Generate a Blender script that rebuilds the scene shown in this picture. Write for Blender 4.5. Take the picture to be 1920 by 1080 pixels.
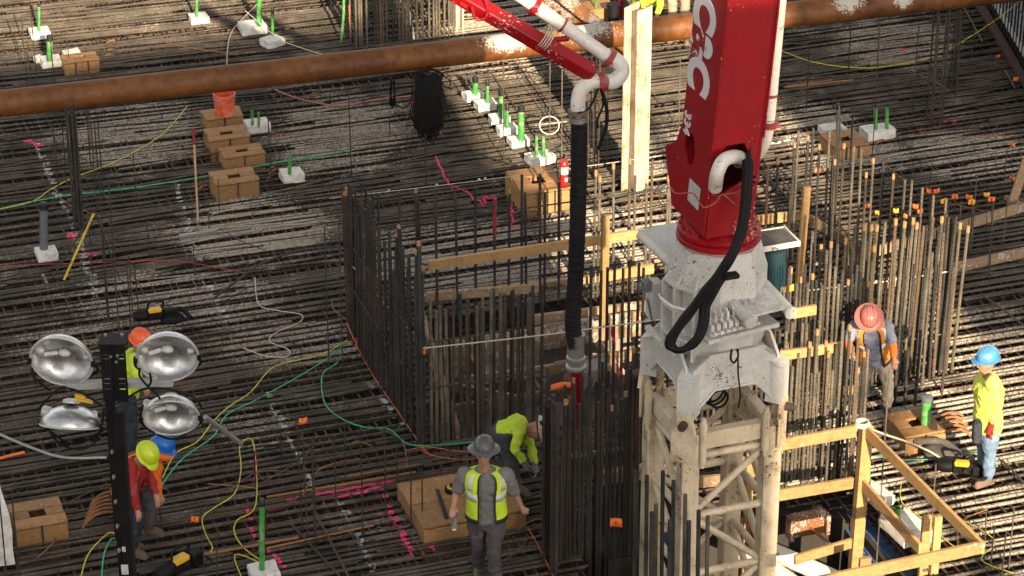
import bpy, bmesh, math, random
from mathutils import Vector, Matrix, noise
for o in list(bpy.data.objects): bpy.data.objects.remove(o)
SC = bpy.context.scene
COL = SC.collection
R = math.radians
# ------------------------------------------------------------------ camera
F = 5450.0; PITCH = R(27.0); H = 17.0; D0 = H/math.tan(PITCH)
cp, sp = math.cos(PITCH), math.sin(PITCH)
cam = bpy.data.cameras.new('camera'); cam.sensor_width = 36.0; cam.lens = 36.0*F/1920.0
cam.clip_start = 0.5; cam.clip_end = 2000
camo = bpy.data.objects.new('camera', cam); COL.objects.link(camo)
camo.location = (0, -D0, H); camo.rotation_euler = (R(90)-PITCH, 0, 0)
SC.camera = camo
# ------------------------------------------------------------------ sky, sun, exposure
SUN_AZ, SUN_EL = R(15.0), R(22.0)      # azimuth to the right of straight behind the camera
S = Vector((math.sin(SUN_AZ)*math.cos(SUN_EL), -math.cos(SUN_AZ)*math.cos(SUN_EL), math.sin(SUN_EL)))
w = bpy.data.worlds.new('World'); SC.world = w; w.use_nodes = True
nt = w.node_tree; nt.nodes.clear()
sky = nt.nodes.new('ShaderNodeTexSky'); sky.sky_type = 'NISHITA'; sky.sun_disc = False
sky.sun_elevation = SUN_EL
sky.sun_rotation = math.atan2(S.x, S.y)
sky.dust_density = 2.0; sky.ozone_density = 1.0
bg = nt.nodes.new('ShaderNodeBackground'); bg.inputs['Strength'].default_value = 0.10
ou = nt.nodes.new('ShaderNodeOutputWorld')
hs = nt.nodes.new('ShaderNodeHueSaturation'); hs.inputs['Saturation'].default_value = .22   # hazy, nearly white sky
nt.links.new(sky.outputs[0], hs.inputs['Color'])
wm = nt.nodes.new('ShaderNodeMix'); wm.data_type = 'RGBA'; wm.blend_type = 'MULTIPLY'; wm.inputs[0].default_value = 1.0
wm.inputs[7].default_value = (1.0, .95, .88, 1)      # warm, dusty late afternoon air
nt.links.new(hs.outputs[0], wm.inputs[6]); nt.links.new(wm.outputs[2], bg.inputs[0]); nt.links.new(bg.outputs[0], ou.inputs[0])
sl = bpy.data.lights.new('sun', 'SUN'); sl.energy = 5.0; sl.angle = R(0.5); sl.color = (1.0, 0.80, 0.54)
so = bpy.data.objects.new('sun', sl); COL.objects.link(so)
so.rotation_euler = (-S).to_track_quat('-Z', 'Y').to_euler(); so.location = S*60
SC.view_settings.view_transform = 'Standard'; SC.view_settings.look = 'None'
SC.view_settings.gamma = 1.0; SC.view_settings.use_curve_mapping = False
SC.view_settings.exposure = 1.5
SC.cycles.max_bounces = 6; SC.cycles.diffuse_bounces = 3; SC.cycles.glossy_bounces = 3
SC.cycles.transparent_max_bounces = 6

# ------------------------------------------------------------------ where a point of the site lies
def _ray(px, py):
    u = (px-960)/F; v = (py-540)/F
    return (u, cp-v*sp, -sp-v*cp)
def P(px, py, h=0.0):
    r = _ray(px, py); t = (h-H)/r[2]; return Vector((r[0]*t, -D0+r[1]*t, h))
def Q(px, py, Y):
    r = _ray(px, py); t = (Y+D0)/r[1]; return Vector((r[0]*t, Y, H+r[2]*t))
def PIX(p):
    X = p[0]; Yc = p[1]+D0; Z = p[2]-H
    d = Yc*cp-Z*sp; up = Yc*sp+Z*cp
    return (960+F*X/d, 540-F*up/d, F/d)
def top(px, py, pxt, pyt):
    b = P(px, py); return b, Q(pxt, pyt, b.y)
GA = R(18.8)
U = Vector((math.cos(GA), math.sin(GA), 0)); V = Vector((-math.sin(GA), math.cos(GA), 0)); Z = Vector((0, 0, 1))

# ------------------------------------------------------------------ mesh helpers
class MB:
    def __init__(s): s.v = []; s.f = []; s.uv = {}
    def add(s, vs, fs):
        n = len(s.v); s.v += [Vector(q) for q in vs]; s.f += [tuple(i+n for i in f) for f in fs]
    def hexa(s, q):          # 8 corners: bottom 0-3, top 4-7
        s.add(q, [(0,3,2,1),(4,5,6,7),(0,1,5,4),(1,2,6,5),(2,3,7,6),(3,0,4,7)])
    def box(s, c, sz, x=None, y=None, z=None):
        x = (x or Vector((1,0,0)))*sz[0]/2; y = (y or Vector((0,1,0)))*sz[1]/2; z = (z or Z)*sz[2]/2; c = Vector(c)
        s.hexa([c-x-y-z, c+x-y-z, c+x+y-z, c-x+y-z, c-x-y+z, c+x-y+z, c+x+y+z, c-x+y+z])
    def bbox(s, c, sz, x=None, y=None, z=None, b=0.006):     # box with chamfered edges
        x = (x or Vector((1,0,0))); y = (y or Vector((0,1,0))); z = (z or Z); c = Vector(c)
        bm = bmesh.new(); bmesh.ops.create_cube(bm, size=1)
        for q in bm.verts: q.co = Vector((q.co.x*sz[0], q.co.y*sz[1], q.co.z*sz[2]))
        bmesh.ops.bevel(bm, geom=list(bm.edges), offset=min(b, min(sz)*.3), segments=1, affect='EDGES')
        bm.verts.index_update()
        s.add([c+x*q.co.x+y*q.co.y+z*q.co.z for q in bm.verts], [[q.index for q in f.verts] for f in bm.faces]); bm.free()
    def beam(s, a, b, w, h, up=None, bev=0.004):
        a = Vector(a); b = Vector(b); d = (b-a); L = d.length; d.normalize()
        up = Vector(up or (0,0,1))
        if abs(d.dot(up)) > .98: up = Vector(U)
        sd = d.cross(up).normalized(); up = sd.cross(d).normalized()
        s.bbox((a+b)/2, (L, w, h), d, sd, up, bev)
    def tube(s, pts, r, n=8, cap=True, uv=False, ell=None, loop=False):
        pts = [Vector(q) for q in pts]; m = len(pts)
        rr = r if isinstance(r, (list, tuple)) else [r]*m
        base = len(s.v); prev = None; L = 0.0
        for i, q in enumerate(pts):
            if loop: t = pts[(i+1) % m]-pts[i-1]
            else: t = pts[min(i+1, m-1)]-pts[max(i-1, 0)]
            t.normalize()
            if prev is None:
                a = Vector((0,0,1)) if abs(t.z) < .9 else Vector((0,1,0))
                nx = t.cross(a).normalized()
            else:
                nx = (prev - t*prev.dot(t)).normalized()
            prev = nx; ny = t.cross(nx)
            if i: L += (q-pts[i-1]).length
            for k in range(n):
                an = 2*math.pi*k/n
                s.v.append(q+(nx*math.cos(an)+ny*math.sin(an))*rr[i])
                if uv: s.uv[len(s.v)-1] = (k/n, L)
        for i in range(m if loop else m-1):
            j = (i+1) % m
            for k in range(n):
                s.f.append((base+i*n+k, base+i*n+(k+1) % n, base+j*n+(k+1) % n, base+j*n+k))
        if cap and not loop:
            s.f.append(tuple(base+k for k in range(n))[::-1]); s.f.append(tuple(base+(m-1)*n+k for k in range(n)))
    def cyl(s, a, b, r, n=16, r2=None):
        s.tube([a, b], [r, r if r2 is None else r2], n)
    def prism(s, poly, ext):
        ext = Vector(ext); n = len(poly); poly = [Vector(q) for q in poly]
        s.add(poly+[q+ext for q in poly], [tuple(range(n))[::-1], tuple(range(n, 2*n))]+[(i, (i+1) % n, n+(i+1) % n, n+i) for i in range(n)])
    def lathe(s, c, prof, ax=Z, n=24, close=True):
        ax = Vector(ax).normalized(); a = Vector((0,1,0)) if abs(ax.y) < .9 else Vector((1,0,0))
        x = ax.cross(a).normalized(); y = ax.cross(x); c = Vector(c); b = len(s.v)
        for r, h in prof:
            for k in range(n):
                an = 2*math.pi*k/n; s.v.append(c+ax*h+(x*math.cos(an)+y*math.sin(an))*r)
        m = len(prof)
        for i in range(m-1):
            for k in range(n): s.f.append((b+i*n+k, b+i*n+(k+1) % n, b+(i+1)*n+(k+1) % n, b+(i+1)*n+k))
        if close: s.f.append(tuple(b+k for k in range(n))[::-1]); s.f.append(tuple(b+(m-1)*n+k for k in range(n)))
    def ellip(s, c, r, x=None, y=None, z=None, n=12, m=8):
        x = x or Vector((1,0,0)); y = y or Vector((0,1,0)); z = z or Z; c = Vector(c); b = len(s.v)
        for i in range(1, m):
            th = math.pi*i/m
            for k in range(n):
                an = 2*math.pi*k/n
                s.v.append(c+x*(r[0]*math.sin(th)*math.cos(an))+y*(r[1]*math.sin(th)*math.sin(an))+z*(r[2]*math.cos(th)))
        t0 = len(s.v); s.v.append(c+z*r[2]); s.v.append(c-z*r[2])
        for i in range(m-2):
            for k in range(n): s.f.append((b+i*n+k, b+i*n+(k+1) % n, b+(i+1)*n+(k+1) % n, b+(i+1)*n+k)[::-1])
        for k in range(n):
            s.f.append((t0, b+k, b+(k+1) % n)); s.f.append((t0+1, b+(m-2)*n+(k+1) % n, b+(m-2)*n+k))
    def mesh(s, name, org=(0,0,0), smooth=None):
        me = bpy.data.meshes.new(name); o = Vector(org)
        me.from_pydata([q-o for q in s.v], [], s.f); me.update()
        if s.uv:
            ul = me.uv_layers.new(name='u'); li = [0]*(len(me.loops)*2)
            for l in me.loops:
                q = s.uv.get(l.vertex_index, (0, 0)); li[2*l.index] = q[0]; li[2*l.index+1] = q[1]
            ul.data.foreach_set('uv', li)
        if smooth:
            me.polygons.foreach_set('use_smooth', [True]*len(me.polygons))
            try: me.set_sharp_from_angle(angle=R(smooth))
            except Exception: pass
        return me
WL = {}
def wloc(p): return WL.get(p.name, Vector((0,0,0))) if p else Vector((0,0,0))
def thing(name, label, cat, loc, group=None):
    o = bpy.data.objects.new(name, None); o.empty_display_size = .1; COL.objects.link(o)
    o.location = loc; WL[o.name] = Vector(loc); o['label'] = label; o['category'] = cat
    if group: o['group'] = group
    return o
def part(name, mb, mat, parent, label=None, smooth=40, kind=None):
    me = mb.mesh(name, wloc(parent), smooth); me.materials.append(mat)
    o = bpy.data.objects.new(name, me); COL.objects.link(o); o.parent = parent
    WL[o.name] = wloc(parent)
    if label: o['label'] = label
    if kind: o['kind'] = kind
    return o
def solo(name, mb, mat, label, cat, loc=None, group=None, smooth=40, kind=None):
    if loc is None: loc = min(mb.v, key=lambda q: q.z)
    me = mb.mesh(name, loc, smooth); me.materials.append(mat)
    o = bpy.data.objects.new(name, me); COL.objects.link(o); o.location = loc; WL[o.name] = Vector(loc)
    if label: o['label'] = label
    if cat: o['category'] = cat
    if group: o['group'] = group
    if kind: o['kind'] = kind
    return o
def struct(name, mb, mat, smooth=40):
    me = mb.mesh(name, (0,0,0), smooth); me.materials.append(mat)
    o = bpy.data.objects.new(name, me); COL.objects.link(o); o['kind'] = 'structure'; return o
def arc(pts, n=6):            # smooth curve through points (Catmull-Rom)
    pts = [Vector(q) for q in pts]; out = []
    for i in range(len(pts)-1):
        a = pts[max(i-1, 0)]; b = pts[i]; c = pts[i+1]; d = pts[min(i+2, len(pts)-1)]
        for k in range(n):
            t = k/n
            out.append(.5*((2*b)+(c-a)*t+(2*a-5*b+4*c-d)*t*t+(3*b-a-3*c+d)*t*t*t))
    out.append(pts[-1]); return out

# ------------------------------------------------------------------ materials
class NB:
    def __init__(s, name):
        s.m = bpy.data.materials.new(name); s.m.use_nodes = True; s.t = s.m.node_tree
        s.b = s.t.nodes['Principled BSDF']; s.tc = None
    def n(s, ty, **kw):
        x = s.t.nodes.new(ty)
        for k, v in kw.items(): setattr(x, k, v)
        return x
    def l(s, a, b): s.t.links.new(a, b)
    def co(s, which='Object'):
        if not s.tc: s.tc = s.n('ShaderNodeTexCoord')
        return s.tc.outputs[which]
    def world(s):
        return s.n('ShaderNodeNewGeometry').outputs['Position']
    def noise(s, vec, scale, detail=4, rough=.6, dist=0.):
        x = s.n('ShaderNodeTexNoise'); x.inputs['Scale'].default_value = scale; x.inputs['Detail'].default_value = detail
        x.inputs['Roughness'].default_value = rough; x.inputs['Distortion'].default_value = dist
        s.l(vec, x.inputs['Vector']); return x.outputs['Fac']
    def ramp(s, fac, *st):
        x = s.n('ShaderNodeValToRGB'); e = x.color_ramp.elements
        while len(e) < len(st): e.new(.5)
        for i, (p, c) in enumerate(st):
            e[i].position = p; e[i].color = (c, c, c, 1) if isinstance(c, (int, float)) else (*c, 1)
        s.l(fac, x.inputs[0]); return x.outputs[0]
    def mix(s, fac, a, b, mode='MIX'):
        x = s.n('ShaderNodeMix', data_type='RGBA', blend_type=mode)
        for i, q in ((0, fac), (6, a), (7, b)):
            if isinstance(q, (int, float)): x.inputs[i].default_value = q
            elif isinstance(q, tuple): x.inputs[i].default_value = (*q, 1) if len(q) == 3 else q
            else: s.l(q, x.inputs[i])
        return x.outputs[2]
    def math(s, op, a, b=None, clamp=False):
        x = s.n('ShaderNodeMath', operation=op, use_clamp=clamp)
        for i, q in ((0, a), (1, b)):
            if q is None: continue
            if isinstance(q, (int, float)): x.inputs[i].default_value = q
            else: s.l(q, x.inputs[i])
        return x.outputs[0]
    def out(s, col, rough=.6, metal=0., bump=None, bstr=.3, bdist=.01, spec=None):
        b = s.b
        if isinstance(col, tuple): b.inputs['Base Color'].default_value = (*col, 1)
        else: s.l(col, b.inputs['Base Color'])
        for k, v in (('Roughness', rough), ('Metallic', metal)):
            if isinstance(v, (int, float)): b.inputs[k].default_value = v
            else: s.l(v, b.inputs[k])
        if spec is not None: b.inputs['Specular IOR Level'].default_value = spec
        if bump is not None:
            x = s.n('ShaderNodeBump'); x.inputs['Strength'].default_value = bstr; x.inputs['Distance'].default_value = bdist
            s.l(bump, x.inputs['Height']); s.l(x.outputs[0], b.inputs['Normal'])
        return s.m
def worn(name, base, dirt=(.10,.08,.06), amount=.35, rough=.45, chips=None, scale=3., metal=0., spec=None, fine=(.8,1.15), speck=None, runs=0.):
    """painted or bare surface with grime patches, chips and mortar specks"""
    m = NB(name); co = m.co(); rnd = m.n('ShaderNodeObjectInfo').outputs['Random']
    n1 = m.noise(co, scale, 6, .65); n2 = m.noise(co, scale*9, 4, .6); n3 = m.noise(co, scale*30, 2, .5)
    v = m.math('ADD', m.math('MULTIPLY', n2, fine[1]-fine[0]), fine[0]+(.0))
    c = m.mix(1.0, base, m.ramp(n2, (.3, fine[0]), (.7, min(fine[1], 1.0))), 'MULTIPLY')
    c = m.mix(m.math('MULTIPLY', m.ramp(n1, (.42, 0), (.68, 1)), amount), c, dirt)
    if runs:                                  # rust and mortar runs down the plates
        mp = m.n('ShaderNodeMapping'); mp.inputs['Scale'].default_value = (26, 26, 1.6); m.l(co, mp.inputs[0]); rn = m.noise(mp.outputs[0], 1., 4, .6)
        c = m.mix(m.math('MULTIPLY', m.ramp(m.math('ADD', m.math('MULTIPLY', rn, .65), m.math('MULTIPLY', n1, .4)), (.56, 0), (.70, 1)), runs), c, dirt)
    if chips: c = m.mix(m.ramp(m.math('MULTIPLY', n2, n1), (.34, 0), (.37, 1)), c, chips)
    if speck: c = m.mix(m.ramp(m.math('MULTIPLY', n3, m.ramp(n1, (.35, .6), (.65, 1.15))), (speck[1], 0), (speck[1]+.02, 1)), c, speck[0])
    return m.out(c, m.math('ADD', m.math('MULTIPLY', n1, .25), rough-.1), metal, n2, .15, .01, spec)
def segmask(m, pos, a, b, w, wob=None):
    """1 inside a sprayed line from a to b on the plane of the mat"""
    a = Vector(a); b = Vector(b); d = b-a; L = d.length; d = d/L
    sub = m.n('ShaderNodeVectorMath', operation='SUBTRACT'); m.l(pos, sub.inputs[0]); sub.inputs[1].default_value = a
    def dot(vv):
        x = m.n('ShaderNodeVectorMath', operation='DOT_PRODUCT'); m.l(sub.outputs[0], x.inputs[0]); x.inputs[1].default_value = vv
        return x.outputs['Value']
    t = dot(d); s_ = dot(Vector((-d.y, d.x, 0)))
    if wob is not None: s_ = m.math('ADD', s_, wob)
    k = m.math('MULTIPLY', m.math('LESS_THAN', m.math('ABSOLUTE', s_), w), m.math('GREATER_THAN', t, 0.))
    return m.math('MULTIPLY', k, m.math('LESS_THAN', t, L))
def blob(m, pos, c, r):
    x = m.n('ShaderNodeVectorMath', operation='SUBTRACT'); m.l(pos, x.inputs[0]); x.inputs[1].default_value = c
    y = m.n('ShaderNodeVectorMath', operation='DIVIDE'); m.l(x.outputs[0], y.inputs[0]); y.inputs[1].default_value = (r[0], r[1], 10)
    z = m.n('ShaderNodeVectorMath', operation='LENGTH'); m.l(y.outputs[0], z.inputs[0])
    return m.math('SUBTRACT', 1.0, z.outputs['Value'], True)
def rebar_mat(name, base, lit, mortar, spots=True, ribs=True, top_rust=False):
    m = NB(name); pos = m.world(); rnd = m.n('ShaderNodeObjectInfo').outputs['Random']
    uvn = m.n('ShaderNodeUVMap'); sx = m.n('ShaderNodeSeparateXYZ'); m.l(uvn.outputs[0], sx.inputs[0])
    rib = m.math('PINGPONG', m.math('ADD', sx.outputs['Y'], m.math('MULTIPLY', sx.outputs['X'], .012)), .014)
    rib = m.math('MULTIPLY', rib, 71.)
    n0 = m.noise(pos, 0.35, 3, .6); n1 = m.noise(pos, 2.2, 5, .65); n2 = m.noise(pos, 26., 3, .6); n3 = m.noise(pos, 48., 3, .65)
    c = m.mix(m.ramp(n1, (.35, 0), (.7, 1)), base, lit)
    c = m.mix(m.ramp(m.math('ADD', m.math('MULTIPLY', rnd, .6), m.math('MULTIPLY', n1, .5)), (.62, 0), (.85, .55)), c, (.115, .06, .03))
    c = m.mix(1., c, m.ramp(n2, (.3, .65), (.7, 1.)), 'MULTIPLY')
    if spots:
        cov = m.ramp(m.math('ADD', m.math('MULTIPLY', n0, .6), m.math('MULTIPLY', n1, .5)), (.52, 0), (.78, .7))
        for (px, py, rx, ry, k) in SPLASH:
            b = blob(m, pos, P(px, py), (rx, ry))
            cov = m.math('MAXIMUM', cov, m.math('MULTIPLY', m.ramp(m.math('ADD', b, m.math('MULTIPLY', n1, .7)), (.42, 0), (.85, 1)), k))
        thr = m.math('SUBTRACT', 1.0, m.math('MULTIPLY', cov, mortar))
        grain = m.math('ADD', m.math('MULTIPLY', n3, .55), m.math('MULTIPLY', n2, .45))
        if ribs: grain = m.math('ADD', grain, m.math('MULTIPLY', rib, .05))
        d = m.math('MULTIPLY', m.math('SUBTRACT', grain, m.math('ADD', m.math('MULTIPLY', thr, .27), .37)), 6., True)
        c = m.mix(m.math('MULTIPLY', d, .72), c, (.44, .385, .32))
        wob = m.math('MULTIPLY', m.math('SUBTRACT', n1, .5), .18)
        if PAINT:
            pk = None; wk = None
            for (kind, a, b, wd) in PAINT:
                k = segmask(m, pos, P(*a), P(*b), wd, wob)
                if kind == 'p': pk = k if pk is None else m.math('MAXIMUM', pk, k)
                else: wk = k if wk is None else m.math('MAXIMUM', wk, k)
            brk = m.ramp(m.math('ADD', m.math('MULTIPLY', n2, .5), m.math('MULTIPLY', n1, .5)), (.42, 0), (.5, 1))
            if pk is not None: c = m.mix(m.math('MULTIPLY', m.math('MULTIPLY', pk, brk), .85), c, (.85, .06, .18))
            if wk is not None: c = m.mix(m.math('MULTIPLY', m.math('MULTIPLY', wk, m.ramp(m.noise(pos, 9., 4), (.46, 0), (.6, 1))), .65), c, (.6, .62, .6))
    if ribs: m.out(c, .62, .0, m.math('ADD', rib, m.math('MULTIPLY', n3, .6)), .55, .006, .25)
    else: m.out(c, .65, .0, n3, .4, .004)
    return m.m
# mortar splashes lying on the mat (picture place, radii in metres, strength) and sprayed marks
SPLASH = [(480,430,1.6,1.5,1.),(640,250,1.5,2.2,.85),(250,250,1.6,2.,.85),(1680,80,1.4,1.6,.9),(1820,290,1.5,1.2,.8),
          (1540,240,1.,1.3,.9),(900,480,2.6,1.6,.95),(330,560,2.2,1.2,.8),(560,640,1.6,1.0,.75),(960,60,1.6,2.5,.9),(1150,440,1.6,1.3,1.),
          (130,640,1.1,.8,.6),(1560,840,1.6,2.8,1.1),(1780,800,2.6,1.6,.9),(1850,980,2.2,1.4,.8),(470,800,.9,.7,.6),(1880,650,1.5,1.6,.7),(700,980,1.0,.5,.4),(1620,290,1.2,.9,.8),(1250,300,1.,2.,.7)]
PAINT = [('p',(462,952),(480,1010),.022),('p',(480,1010),(540,1060),.022),('p',(585,925),(742,898),.022),('p',(560,948),(715,912),.02),
         ('p',(712,915),(775,1035),.032),('p',(760,1040),(815,1022),.025),('p',(500,945),(560,930),.015),('p',(1720,240),(1790,225),.05),('p',(1640,95),(1700,90),.04),
         ('w',(70,270),(125,400),.045),('w',(130,400),(185,560),.05),('w',(325,335),(372,490),.04),('w',(385,520),(432,610),.04),('w',(500,730),(590,920),.04),
         ('w',(640,940),(700,1060),.04),('w',(690,715),(760,800),.035),('p',(50,262),(78,275),.06),('p',(150,470),(182,478),.05),('p',(128,438),(150,446),.06)]
STEEL = rebar_mat('rebar_steel', (.046,.039,.031), (.130,.109,.086), 1.0)
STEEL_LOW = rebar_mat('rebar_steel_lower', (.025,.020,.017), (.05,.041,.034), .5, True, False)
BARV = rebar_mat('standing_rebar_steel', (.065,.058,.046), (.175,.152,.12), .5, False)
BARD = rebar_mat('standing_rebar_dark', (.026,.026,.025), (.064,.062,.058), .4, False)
def wood(name, a, b, rough=.7, splash=0.):
    m = NB(name); co = m.co(); g = m.noise(co, 1.2, 3); mp = m.n('ShaderNodeMapping'); mp.inputs['Scale'].default_value = (3, 3, 40)
    m.l(co, mp.inputs[0]); n2 = m.noise(mp.outputs[0], 2., 4, .6, .5); n3 = m.noise(co, 22., 4)
    n4 = m.noise(co, 4., 5, .7)
    c = m.mix(m.ramp(n2, (.3, 0), (.7, 1)), a, b)
    c = m.mix(m.math('MULTIPLY', m.ramp(n4, (.5, 0), (.75, 1)), .55), c, tuple(x*.4 for x in a))
    c = m.mix(1., c, m.ramp(n3, (.3, .75), (.6, 1.)), 'MULTIPLY')
    rnd = m.n('ShaderNodeObjectInfo').outputs['Random']; c = m.mix(1., c, m.ramp(rnd, (0., .62), (1., 1.)), 'MULTIPLY')
    if splash: c = m.mix(m.ramp(m.math('MULTIPLY', n4, m.ramp(n3, (.3, .7), (.7, 1.2))), (.66-splash*.6, 0), (.72-splash*.6, .8)), c, (.42, .4, .37))
    return m.out(c, rough, 0., n3, .3, .004)
LUMBER = wood('lumber', (.40,.22,.08), (.54,.34,.14), splash=.02)
LUMBER_OLD = wood('weathered_lumber', (.30,.19,.10), (.42,.29,.17), splash=.16)
BOXWOOD = wood('boxout_wood', (.32,.16,.055), (.44,.24,.095), splash=.06)
MUD = worn('wet_concrete_and_mud', (.028,.023,.019), (.06,.052,.042), .5, .85, scale=.7)
CREAM = worn('cream_paint', (.70,.58,.41), (.27,.17,.09), .5, .45, (.10,.06,.04), 2.5, runs=.55, speck=((.16,.10,.06), .63))
GREY = worn('light_grey_paint', (.60,.585,.55), (.30,.26,.21), .45, .45, runs=.4, chips=(.08,.055,.045), scale=2.5, speck=((.7,.68,.64), .62))
REDP = worn('red_paint', (.32,.003,.009), (.17,.008,.009), .6, .42, None, 1.3, speck=((.6,.34,.28), .645), runs=.5, spec=.35)
WHITEP = worn('white_pipe_paint', (.74,.71,.65), (.52,.47,.40), .45, .4, (.2,.17,.14), 3.)
CLAMP = worn('red_brown_clamp', (.33,.035,.04), (.2,.12,.1), .5, .5, None, 9.)
BLACK = worn('black_plastic', (.006,.006,.007), (.018,.016,.014), .4, .6, None, 6., spec=.2)
RUBBER = worn('ribbed_rubber', (.008,.008,.009), (.024,.021,.018), .5, .7, None, 6., spec=.2)
STEELG = worn('galvanised_steel', (.36,.35,.33), (.2,.18,.15), .5, .4, None, 8., .6)
FOAM = worn('white_foam', (.74,.72,.68), (.42,.37,.31), .5, .85, None, 7., speck=((.25,.21,.17), .60))
BLUEF = worn('blue_formwork_paint', (.03,.12,.30), (.12,.12,.12), .5, .5, (.3,.28,.25), 5.)
def plain(name, c, rough=.6, metal=0., sc=14.):
    m = NB(name); n = m.noise(m.co(), sc, 4)
    return m.out(m.mix(1., c, m.ramp(n, (.3, .72), (.65, 1.)), 'MULTIPLY'), rough, metal, n, .15, .004)
ORANGE = plain('orange_flag_plastic', (.85,.16,.02), .5)
AMBER = plain('amber_flag_plastic', (.85,.40,.03), .5)
GREENT = worn('green_plastic_tube', (.035,.27,.035), (.22,.25,.17), .55, .45, None, 9., speck=((.5,.48,.42), .60))
GREYT = plain('grey_plastic_tube', (.12,.14,.15), .45)
BLKCAP = plain('black_tape', (.015,.015,.015), .5)
ROPE = plain('pale_rope', (.55,.48,.38), .9)
# ------------------------------------------------------------------ ground, pits
PITS = [[(800,600),(1225,535),(1275,640),(1190,760),(870,818),(818,810)],
        [(1120,885),(1445,905),(1600,915),(1720,1065),(1760,1140),(1620,1330),(1180,1330),(1100,1080)]]
PITP = [[P(*q) for q in p] for p in PITS]
def inpoly(p, poly):
    c = False; j = len(poly)-1
    for i in range(len(poly)):
        a, b = poly[i], poly[j]
        if (a.y > p.y) != (b.y > p.y) and p.x < (b.x-a.x)*(p.y-a.y)/(b.y-a.y)+a.x: c = not c
        j = i
    return c
def inpit(p): return any(inpoly(p, q) for q in PITP)
GZ = -0.42
mb = MB(); n = 90; random.seed(3)
mb.add([(x, y, GZ) for x, y in ((-150,-60),(150,-60),(150,200),(-150,200))], [(0,1,2,3)])
bm = bmesh.new(); bmesh.ops.create_grid(bm, x_segments=1, y_segments=1, size=1)
bm.free()
# the ground sheet has two holes where the pits are sunk
def ground_with_holes():
    import mathutils.geometry as mg
    outer = [Vector((-150,-60,GZ)), Vector((150,-60,GZ)), Vector((150,200,GZ)), Vector((-150,200,GZ))]
    loops = [outer]+[[Vector((q.x, q.y, GZ)) for q in p][::-1] for p in PITP]
    tris = mg.tessellate_polygon(loops); flat = [v for l in loops for v in l]
    g = MB(); g.add(flat, [tuple(t) for t in tris]); return g
struct('ground', ground_with_holes(), MUD)
CONC = worn('concrete_pit_wall', (.24,.21,.18), (.12,.10,.08), .6, .85, None, 1.5)
for i, (p, d) in enumerate(zip(PITP, (1.5, 2.2))):
    g = MB(); nn = len(p)
    g.add([(q.x, q.y, GZ) for q in p]+[(q.x, q.y, -d) for q in p], [(k, (k+1) % nn, nn+(k+1) % nn, nn+k) for k in range(nn)]+[tuple(range(nn, 2*nn))])
    struct('pit', g, CONC if i == 0 else MUD)

# ------------------------------------------------------------------ the big horizontal rebar mat
random.seed(11)
MAT = thing('rebar_mat', 'dark mortar splashed mat of closely laid horizontal steel bars covering the whole floor', 'rebar mat', (0,0,0))
def clip_runs(a, b, step=.12):
    L = (b-a).length; n = max(2, int(L/step)); runs = []; st = None
    for i in range(n+1):
        p = a.lerp(b, i/n); ins = inpit(p)
        if not ins and st is None: st = p
        if ins and st is not None:
            runs.append((st, a.lerp(b, (i-1)/n))); st = None
    if st is not None: runs.append((st, b))
    return [(s, e) for s, e in runs if (e-s).length > .3]
def uv2w(u, v, z=0): return U*u+V*v+Z*z
bars = []
def local_turn(u, v):     # the bars run a little flatter towards the upper left
    q = PIX(uv2w(u, v)); t = max(0, min(1, (900-q[0])/900))*max(0, min(1, (800-q[1])/700))
    return -R(4.0)*t
v = -13.0; row = 0
while v < 20:
    row += 1
    far = max(0., min(1., (v+2)/10))
    sp_ = .172-.022*far+random.uniform(-.025, .025)
    u = -17+random.uniform(-4, 0)
    while u < 18:
        L = random.uniform(5, 10)
        for k in range(2 if random.random() < .5 else 1):
            j = random.gauss(0, .006+.012*far)
            vv = v+k*.047+random.uniform(-.012, .012)
            z0 = random.uniform(-.008, .006)
            bars.append((u+random.uniform(-.4, .4), vv, L+random.uniform(-.5, .8), j+local_turn(u+L/2, v), z0, (.0215 if random.random() < .75 else .0165)-.003*far))
        u += L-.7
    v += sp_
for i in range(460):     # loose bars laid askew over the far half
    u = random.uniform(-11, 11); v = random.uniform(1.5, 15)
    bars.append((u, v, random.uniform(1.2, 5), random.gauss(0, .075), .022, random.choice((.012, .0145, .0165))))
segs = []
for (u, v, L, j, z0, r) in bars:
    c = uv2w(u+L/2, v); d = U.copy(); d.rotate(Matrix.Rotation(j, 3, 'Z')); a = c-d*L/2; b = c+d*L/2
    a.z = b.z = z0-.02
    for (s, e) in clip_runs(a, b): segs.append((s, e, r))
def onview(s, e):
    best = -1
    for t in (0, .25, .5, .75, 1):
        q = PIX(s.lerp(e, t))
        if -60 < q[0] < 1980 and -40 < q[1] < 1120: best = max(best, q[1])
    return best
segs.sort(key=lambda q: -onview(q[0], q[1])*min(1., .6+(q[1]-q[0]).length/14.))
VARM = {}
def bar_mesh(r, var):
    k = (round(r, 4), var)
    if k not in VARM:
        rs = random.Random(var*7+3); g = MB(); pts = []; amp = (.004, .010, .018, .028, .042)[var % 5]
        ph = rs.uniform(0, 6)
        for i in range(6):
            t = i/5; pts.append(Vector((t*6-3, amp*math.sin(ph+t*rs.uniform(3, 7)), .35*amp*math.sin(ph*2+t*6))))
        g.tube(pts, r, 6, uv=True); me = g.mesh('rebar', (0,0,0), 50); me.materials.append(STEEL); VARM[k] = me
    return VARM[k]
NTOP = 296
def place_bar(me, s, e, parent, name='rebar'):
    o = bpy.data.objects.new(name, me); COL.objects.link(o); o.parent = parent
    c = (s+e)/2-wloc(parent); d = e-s
    o.location = c; o.scale = (d.length/6, 1, 1); o.rotation_euler = d.to_track_quat('X', 'Z').to_euler(); return o
rest = MB()
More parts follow.
